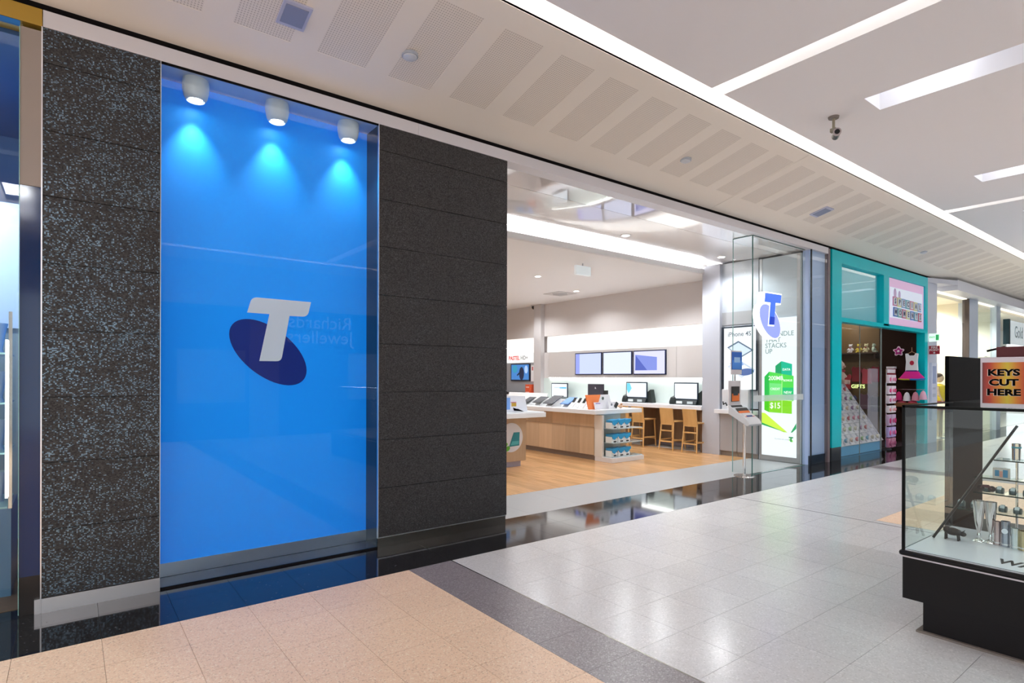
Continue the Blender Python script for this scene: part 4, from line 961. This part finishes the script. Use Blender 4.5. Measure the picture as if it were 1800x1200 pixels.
t = thing('red_box', 'dark red box high on the display wall beside the packets', 'box', (15.9, 5.50, 1.58))
part('box', MB().box(15.84, 15.98, 5.43, 5.58, 1.58, 1.78), C('#8c1030'), t, bevel=.006)
part('lid', MB().box(15.83, 15.98, 5.42, 5.59, 1.78, 1.83), C('#dcd4dc'), t)
q = thing('low_basket', 'brown basket of pink goods low on the display wall', 'basket', (15.85, 5.1, .9))
part('basket', MB().box(15.78, 15.97, 4.9, 5.4, .86, .96), C('#7a4a2c'), q, bevel=.01)
part('contents', MB().ball((15.87, 5.05, .97), (.07, .1, .04)).ball((15.87, 5.27, .97), (.07, .1, .04)), C('#b83a58', .8), q)

# ------------------------------------------------------------------ FAR SHOPS
struct('trim_8', MB().box(16.22, 16.86, 4.85, 5.1, 0, 3.94), C('#cfd4e4', .3))
t9 = struct('trim_9', MB().box(17.3, 36, 4.55, 5.0, 3.72, 3.97), C('#cdd0de', .3))
part('slope_piece', MB().prism([(16.22, 4.85), (17.3, 4.55), (17.3, 5.0), (16.22, 5.0)], 'xy', 3.84, 3.95), C('#c6c9d6', .3), t9)
part('light_line', MB().box(16.9, 33, 4.9, 4.99, 3.70, 3.72), E('#fff4dc', 1.4), t9)
w5 = struct('window_5', MB().box(19.4, 19.43, 4.85, 5.0, 0, 3.72), C('#3a3030'))
part('pier', MB().box(19.43, 20.22, 4.85, 5.1, 0, 3.72), C('#c6d2e4', .3), w5)
part('glass_pane', MB().box(16.86, 19.4, 4.9, 4.908, .02, 3.72), 'glass', w5)
part('frame', MB().box(22.1, 22.5, 4.85, 5.0, 0, 3.72).box(22.06, 22.1, 4.85, 5, 0, 3.72), C('#c4d3e2', .3), w5)
part('glass_pane', MB().box(20.22, 22.06, 4.9, 4.908, .02, 3.72), 'glass', w5)
struct('wall_cream', MB().box(16.4, 19.4, 6.6, 6.7, 0, 3.9).box(16.35, 16.4, 5.1, 6.7, 0, 3.9), C('#efe7d4'))
struct('wall_pale', MB().box(19.4, 33, 6.9, 7.0, 0, 3.9), C('#dfe4d8'))
struct('ceiling_far', MB().box(16.35, 33, 5.0, 7.0, 3.62, 3.7), C('#eee6d6'))
struct('floor_far', MB().box(16.35, 33, 5.02, 7, -.012, .003), C('#c9c6c0', .2))
struct('wall_cream_end', MB().box(19.46, 19.55, 5.1, 6.6, 0, 3.7), C('#f4ecd9'))
struct('wall_pale_end', MB().box(22.6, 22.7, 5.1, 6.9, 0, 3.7), C('#e9ece2'))
part('wall_shelf', MB().box(22.4, 22.6, 5.2, 6.8, 1.6, 1.63).box(22.4, 22.6, 5.2, 6.8, 2.2, 2.23), C('#f2efe8'), bpy.data.objects['wall_pale_end'])
t = thing('ceiling_pendant', 'tiny dark pendant on a thin wire in the cream shop window', 'pendant', (18.2, 5.6, 3.6))
part('wire', MB().tube([(18.2, 5.6, 3.62), (18.2, 5.6, 2.75)], .01, 6), C('#c8beaa'), t); part('lamp', MB().ball((18.2, 5.6, 2.72), .05), C('#5b5048'), t)
t = thing('shop_sign', 'white lit sign with pale script lettering on the far right shop', 'sign', (24, 4.7, 2.6))
part('board', MB().box(22.9, 27, 4.74, 4.85, 2.62, 3.35), C('#cfdce0', .3, emit=.35, ecol='#dce6ea'), t, bevel=.01)
part('edge', MB().box(22.78, 22.9, 4.7, 4.85, 2.6, 3.37), C('#1b3a42', .3), t)
text('lettering', 'Gold & Gifts', .52, (24.9, 4.735, 3.0), '-y', C('#a9b4b8'), t, bold=.01, sx=1.)
# child mannequin with yellow top in the cream window
t = thing('child_mannequin', 'child mannequin in a yellow top and red shorts behind the cream window', 'mannequin', (18.1, 5.15, 0))
sk = C('#c9b49c', .6)
part('torso', MB().lathe((18.1, 5.15, .95), [(0, 0), (.15, 0), (.14, .15), (.16, .3), (.13, .4), (.05, .45), (0, .46)], 16), C('#dcc83a', .9), t)
part('shorts', MB().lathe((18.1, 5.15, .72), [(0, 0), (.17, 0), (.15, .24), (0, .25)], 16), C('#9a4a5c', .9), t)
part('head', MB().ball((18.1, 5.15, 1.55), (.09, .1, .115)), sk, t); part('hair', MB().ball((18.1, 5.17, 1.60), (.1, .1, .085)), C('#4a3f3a', .9), t)
for q in (-1, 1):
    part('arm', MB().tube([(18.1+q*.16, 5.15, 1.33), (18.1+q*.2, 5.1, 1.12), (18.1+q*.18, 5.02, .95)], .035, 8, .025), sk, t)
    part('leg', MB().tube([(18.1+q*.08, 5.15, .74), (18.1+q*.08, 5.15, .4), (18.1+q*.09, 5.14, .03)], .06, 8, .035), sk, t)
part('base_plate', MB().lathe((18.1, 5.15, 0), [(0, 0), (.2, 0), (.2, .02), (0, .025)], 20), 'chrome', t)
# small wall signs beside the teal shop
t = thing('exit_sign', 'green and white running man exit sign projecting from the white pilaster', 'sign', (16.4, 4.6, 2.3))
part('box', MB().box(16.26, 16.30, 4.62, 4.84, 2.42, 2.61), C('#e6f2ea', emit=.6, ecol='#d9f2e2'), t, bevel=.006)
part('print', MB().box(16.255, 16.26, 4.64, 4.70, 2.45, 2.58), E('#37a862', .8), t)
text('lettering', 'EXIT', .055, (16.254, 4.77, 2.52), '-x', E('#37a862', .8), t, bold=.02)
t = thing('fire_sign', 'small red sign with white lettering below the exit sign', 'sign', (16.4, 4.6, 2.0))
part('plate', MB().box(16.28, 16.30, 4.63, 4.84, 2.12, 2.32), C('#b01030', .4), t)
text('lettering', 'FIRE', .075, (16.278, 4.735, 2.275), '-x', C('#f0d8dc'), t, bold=.03)
text('lettering', 'POINT', .065, (16.278, 4.735, 2.215), '-x', C('#f0d8dc'), t, bold=.03)
part('print', MB().prism(ell(4.735, 2.155, .02, .02, 0, 12), 'yz', 16.276, 16.28), C('#f0e0e2'), t)
t = thing('directory_panel', 'pale grey service panel on the white pilaster', 'panel', (16.55, 4.84, 1))
part('box', MB().box(16.34, 16.72, 4.80, 4.85, .55, 1.92), C('#cfd5e8', .3), t, bevel=.006)
part('screen', MB().box(16.39, 16.62, 4.796, 4.80, 1.42, 1.84), C('#aab8dc', .2), t)
part('slot', MB().box(16.40, 16.60, 4.796, 4.80, 1.28, 1.33).box(16.40, 16.60, 4.796, 4.80, 1.1, 1.18), C('#b4bccf', .3), t)

# ------------------------------------------------------------------ KIOSK
t = thing('display_case', 'black based glass display case of trophies and watches at the right edge', 'display case', (4.6, .3, 0))
KX, KY, KB = 4.13, 1.365, 5.55
part('plinth', MB().box(4.13, KB, -1.6, 1.255, .012, .18), C('#120f11', .5, spec=.25), t)
part('low_grey_strip', MB().box(4.105, KB, -1.62, 1.285, 0, .012), C('#7d746c', .5), t)  # thin grey-brown plate, slightly wider than the plinth
part('body', MB().box(KX, KB, -1.6, KY, .18, .437), C('#141213', .5, spec=.25), t)
part('white_line', MB().box(KX-.004, KB, -1.6, KY+.003, .437, .446), C('#d9d2d6', .4), t)
part('black_moulding', MB().box(KX-.018, KB, -1.6, KY+.018, .446, .478), C('#0f0a0a', .4, spec=.3), t, bevel=.013)
part('deck', MB().box(KX+.004, 5.06, -1.6, KY-.004, .478, .484), C('#dadbe2', .25), t, label='white display deck')
part('glass_front', MB().box(KX, KX+.008, -1.6, KY, .484, 1.37), 'glass_green', t)
part('glass_end', MB().box(KX+.008, 5.06, KY-.008, KY, .484, 1.37), 'glass_green', t)
part('glass_top', MB().box(KX, 5.06, -1.6, KY, 1.371, 1.377), 'glass_green', t)
part('black_edge', MB().box(KX-.004, KX+.010, KY-.012, KY+.004, .478, 1.38).box(KX-.004, KX+.008, -1.6, KY, 1.366, 1.382).box(KX, 5.06, KY-.01, KY+.004, 1.366, 1.381), C('#060809', .4, spec=.15), t)
part('front_lettering_strip', MB().box(KX+.01, KX+.012, -1.5, KY-.02, .484, .486), 'dark', t)
text('lettering', 'WATCH REPAIRS', .155, (KX+.17, .935, .4855), ((Vector((0, -1, 0))), Vector((1, 0, 0)), Vector((0, 0, 1))), C('#15151a'), t, align='LEFT', bold=.02, sx=.62)
part('strut', MB().tube([(4.56, 1.33, .49), (4.9, .97, 1.24)], .008, 8), C('#1a1c20', .3), t)
def shelf(z, x0, x1, y1, lb=None):
    part('glass_shelf', MB().box(x0, x1, -1.5, y1, z, z+.008), 'glass_green', t)
    part('shelf_edge', MB().box(x0-.002, x0, -1.5, y1, z, z+.008), C('#16302f', .15), t)
shelf(.66, 4.80, 5.05, 1.33); shelf(.775, 4.86, 5.05, 1.19); shelf(.87, 4.92, 5.05, 1.2); shelf(1.0, 4.9, 5.05, 1.09)
part('shelf_post', MB().tube([(4.95, .98, .485), (4.95, .98, 1.1)], .007).tube([(4.9, .6, .485), (4.9, .6, 1.36)], .007), 'chrome', t)
t2 = thing('black_partition', 'plain tall black partition panel standing behind the glass case', 'partition', (5.4, 1.4, 0))
part('panel', MB().box(5.07, 5.88, 1.385, 1.41, .02, 1.712), C('#030304', .7, spec=.1), t2, bevel=.004)
part('lower_panel', MB().box(5.075, 5.875, 1.378, 1.385, .5, 1.38), C('#0d0f13', .6, spec=.15), t2)
part('base', MB().box(5.07, 5.75, 1.375, 1.42, 0, .02), 'dark', t2)
# sign on the case
t = thing('keys_sign', 'white framed sign reading KEYS CUT HERE on the glass case', 'sign', (4.26, .9, 1.378))
fr = part('frame', MB().box(4.25, 4.275, .66, 1.009, 1.378, 1.672), C('#dcd6e0', .3), t, bevel=.004)
x = mat('sunset_print', (.8, .3, .1), .5); n = NT(x)
sep = n.n('ShaderNodeSeparateXYZ'); n.l(n.pos(), sep.inputs[0])
d = n.math('ABSOLUTE', n.math('SUBTRACT', sep.outputs[1], .885))
r = n.ramp(n.math('MULTIPLY', d, 8.5), [(0, hx('#d8c23a')), (.35, hx('#d9882e')), (.65, hx('#c2482f')), (.88, hx('#9c3a34')), (1, hx('#45332e'))])
n.l(r, n.b.inputs['Base Color'])
part('print', MB().box(4.247, 4.25, .70, .998, 1.405, 1.642), x, fr)
for s_, z_ in (('KEYS', 1.582), ('CUT', 1.525), ('HERE', 1.468)):
    text('lettering', s_, .050, (4.2465, .9035, z_-.001), '-x', C('#e8dcd0'), t, bold=.06, sx=1.3, depth=.0006); text('lettering', s_, .050, (4.2455, .9015, z_), '-x', C('#0a0808', .8, spec=.1), t, bold=.045, sx=1.3, depth=.0006)
t = thing('maroon_folder', 'dark maroon folder lying behind the keys sign', 'folder', (4.5, .8, 1.379))
part('cover', MB().box(4.42, 4.62, .45, 1.0, 1.70, 1.76) if 0 else MB().box(4.34, 4.40, .40, .955, 1.40, 1.735), C('#5a0d18', .5), t, bevel=.003)
part('foot', MB().box(4.33, 4.44, .45, .9, 1.378, 1.40), C('#2a1014', .5), t)
t = thing('pen', 'black pen clipped above the keys sign', 'pen', (4.41, 1.0, 1.70))
part('barrel', MB().tube([(4.412, 1.015, 1.715), (4.412, .93, 1.738)], .006, 8), 'black', t)
part('clip', MB().tube([(4.40, .99, 1.728), (4.40, .95, 1.737)], .002, 6), 'chrome', t)
area('case_lamp', (4.24, -.1, 1.355), (0, math.radians(12), 0), .03, 2.6, 5, (.9, .95, 1))
# goods inside the case
def goblet(x, y, h, lb):
    t = thing('silver_goblet', lb, 'goblet', (x, y, .485), 'silver goblets in the glass case')
    part('cup', MB().lathe((0, 0, 0), [(.006, .055), (.012, .07), (.022, .12), (.030, h*.75), (.034, h), (.030, h), (.018, .1), (0, .09)], 24), mat('silver', (.78, .74, .72), .15, 1.), t, local=True)
    part('stem', MB().lathe((0, 0, 0), [(0, .02), (.008, .02), (.012, .035), (.007, .055), (0, .06)], 16), 'chrome', t, local=True)
    part('foot', MB().lathe((0, 0, 0), [(0, 0), (.034, 0), (.03, .008), (.008, .02), (0, .02)], 20), 'chrome', t, local=True)
goblet(4.72, 1.125, .265, 'tall silver goblet beside the black bull figurine'); goblet(4.73, 1.067, .265, 'tall silver goblet nearer the engraved tumbler')
for k, (x, y, r, h, c_, lb, nm) in enumerate(((4.71, 1.028, .017, .15, '#c9b3b3', 'slim pink silver cup beside the tall goblets', 'silver_cup'), (4.70, .985, .022, .16, '#aab0bd', 'engraved silver tumbler with a round crest', 'silver_tumbler'), (4.68, .935, .02, .13, '#d4dcdc', 'clear glass block beside the engraved tumbler', 'glass_block'), (4.69, .89, .03, .12, '#c9b890', 'small gold and silver frame on the deck', 'gold_cup'), (4.68, .82, .03, .13, '#c8ccd2', 'plain silver cup at the right edge of the deck', 'silver_cup'))):
    t = thing(nm, lb, 'cup', (x, y, .485))
    part('cup', MB().lathe((0, 0, 0), [(0, 0), (r, 0), (r*1.02, h*.5), (r*1.1, h), (r*.95, h), (r*.85, .02), (0, .02)], 20), mat('metal_'+c_, c_, .2, .9), t, local=True)
    part('band', MB().lathe((0, 0, 0), [(0, .012), (r*1.06, .012), (r*1.06, .02), (0, .02)], 20), 'chrome', t, local=True)
    if k == 1: part('crest', MB().lathe((-.024, 0, .1), [(0, -.001), (.016, -.001), (.016, .002), (0, .002)], 16, 'x'), C('#dfe3ec'), t, local=True)
# black bull figurine, pointing right and forward
t = thing('bull_figurine', 'small black bull figurine on the white deck', 'figurine', (4.62, 1.24, .485), rz=-PI/2)
fm = C('#2b2629', .3)
part('body', MB().ball((0, 0, .055), (.046, .022, .026)).ball((-.03, 0, .062), (.022, .02, .024)).ball((.028, 0, .052), (.024, .02, .022)), fm, t, local=True)
part('head', MB().ball((.055, 0, .048), (.02, .014, .016)), fm, t, local=True)
for q in (-1, 1):
    part('horn', MB().tube([(.055, q*.01, .06), (.062, q*.02, .072)], .004, 6, .001), fm, t, local=True)
    part('leg', MB().tube([(.03, q*.012, .04), (.034, q*.013, .0)], .006, 6), fm, t, local=True)
    part('leg', MB().tube([(-.035, q*.012, .045), (-.036, q*.013, .0)], .006, 6), fm, t, local=True)
part('tail', MB().tube([(-.05, 0, .07), (-.055, 0, .095), (-.04, 0, .1)], .003, 6), fm, t, local=True)
# watches, bracelets and knick-knacks on the shelves
k = 0
wp = None
for (z, x, ys) in ((.669, 4.92, [1.27-.075*i for i in range(12)]), (.784, 4.96, [1.14-.07*i for i in range(10)])):
    for y in ys:
        k += 1; loc = (x, y, z); wl_ = 'wristwatch on a cuff, %s from the left on the %s shelf of watches' % (OR[ys.index(y)], 'lower' if z < .7 else 'upper')
        if wp is None:
            wp = thing('wristwatch', wl_, 'watch', loc, 'watches on the glass shelves')
            part('cuff', MB().lathe((0, 0, .012), [(.010, -.02), (.02, -.02), (.022, 0), (.02, .02), (.010, .02)], 14, 'y'), C('#4c5a5c', .5), wp, local=True)
            part('strap', MB().lathe((0, 0, .016), [(.0225, -.008), (.025, -.008), (.025, .008), (.0225, .008)], 16, 'y'), C('#5f6f74', .3), wp, local=True)
            part('dial', MB().obox((-.018, 0, .030), (.012, .012, .003), (Vector((.7, 0, .7)), Vector((0, 1, 0)), Vector((-.7, 0, .7)))), C('#d3dde0', .15), wp, local=True, bevel=.002)
        else: dup(wp, loc, wl_)
t = thing('steel_cups_pair', 'tall steel beaker on the upper glass shelf', 'beaker', (4.96, .985, 1.009))
part('beaker', MB().lathe((0, 0, 0), [(0, 0), (.022, 0), (.024, .11), (.02, .11), (.018, .01), (0, .01)], 18), mat('silver'), t, local=True); part('band', MB().lathe((0, 0, 0), [(0, .08), (.0255, .08), (.0255, .09), (0, .09)], 18), C('#3fa0b4'), t, local=True)
t = thing('photo_cube', 'small framed picture of blue and pink figures on the shelf', 'picture', (4.95, 1.06, .879))
part('frame', MB().box(-.01, .01, -.045, .045, 0, .07), C('#d2c8c0'), t, local=True, bevel=.002)
part('print', MB().box(-.012, -.01, -.035, -.01, .01, .06).box(-.012, -.01, .01, .032, .015, .055), C('#3a86b0'), t, local=True)
part('print', MB().box(-.012, -.01, -.008, .008, .01, .05), C('#d89a8c'), t, local=True)
t = thing('model_motorbike', 'small dark model motorbike on the glass shelf', 'model', (4.93, 1.135, .784))
for q in (-1, 1): part('wheel', MB().lathe((0, q*.03, .02), [(.010, -.004), (.02, -.004), (.02, .004), (.010, .004)], 16, 'x'), C('#2c1c22', .4), t, local=True)
part('frame', MB().tube([(0, -.03, .02), (0, -.01, .04), (0, .02, .038), (0, .03, .02)], .006, 6).ball((0, 0, .033), (.008, .018, .01)), C('#5b3a44', .3), t, local=True)

struct('wall_end', MB().box(36, 36.2, -6.1, 5.2, 0, 4.7), C('#8f8a88'))
# ------------------------------------------------------------------ OPPOSITE SIDE OF THE MALL (seen in reflections)
op = struct('wall_opposite', MB().box(-14, 36, -6.1, -5.9, 3.3, 4.5), C('#c9c4c0'))
part('shop_front', MB().box(1.4, 12, -6.1, -5.95, 0, 3.3).box(17, 36, -6.1, -5.95, 0, 3.3), C('#26405c', .5, spec=.2), op)
for x in (2.0, 6.2, 9.2): part('show_window', MB().box(x, x+1.5, -5.95, -5.93, .9, 2.2), C('#9fb2c4', .5), op)
mb = MB()
for i in range(9):
    x = -12+i*5.2; mb.box(x, x+.7, -6.1, -5.85, 0, 3.3)
part('column', mb, C('#8f8a88'), op)
struct('ceiling_opposite', MB().box(-14, 36, -6.0, -4.6, 4.36, 4.4), 'soffit')
t = thing('shop_sign', 'dark jeweller sign on the opposite side of the mall', 'sign', (5.2, -5.9, 2.6))
part('board', MB().box(3.2, 7.6, -5.95, -5.88, 2.35, 3.3), C('#1f4f86'), t)
text('lettering', 'Richards', .5, (5.4, -5.87, 3.0), '+y', E('#e8f0fa', .8), t); text('lettering', 'Jewellers', .5, (5.4, -5.87, 2.6), '+y', E('#e8f0fa', .8), t)
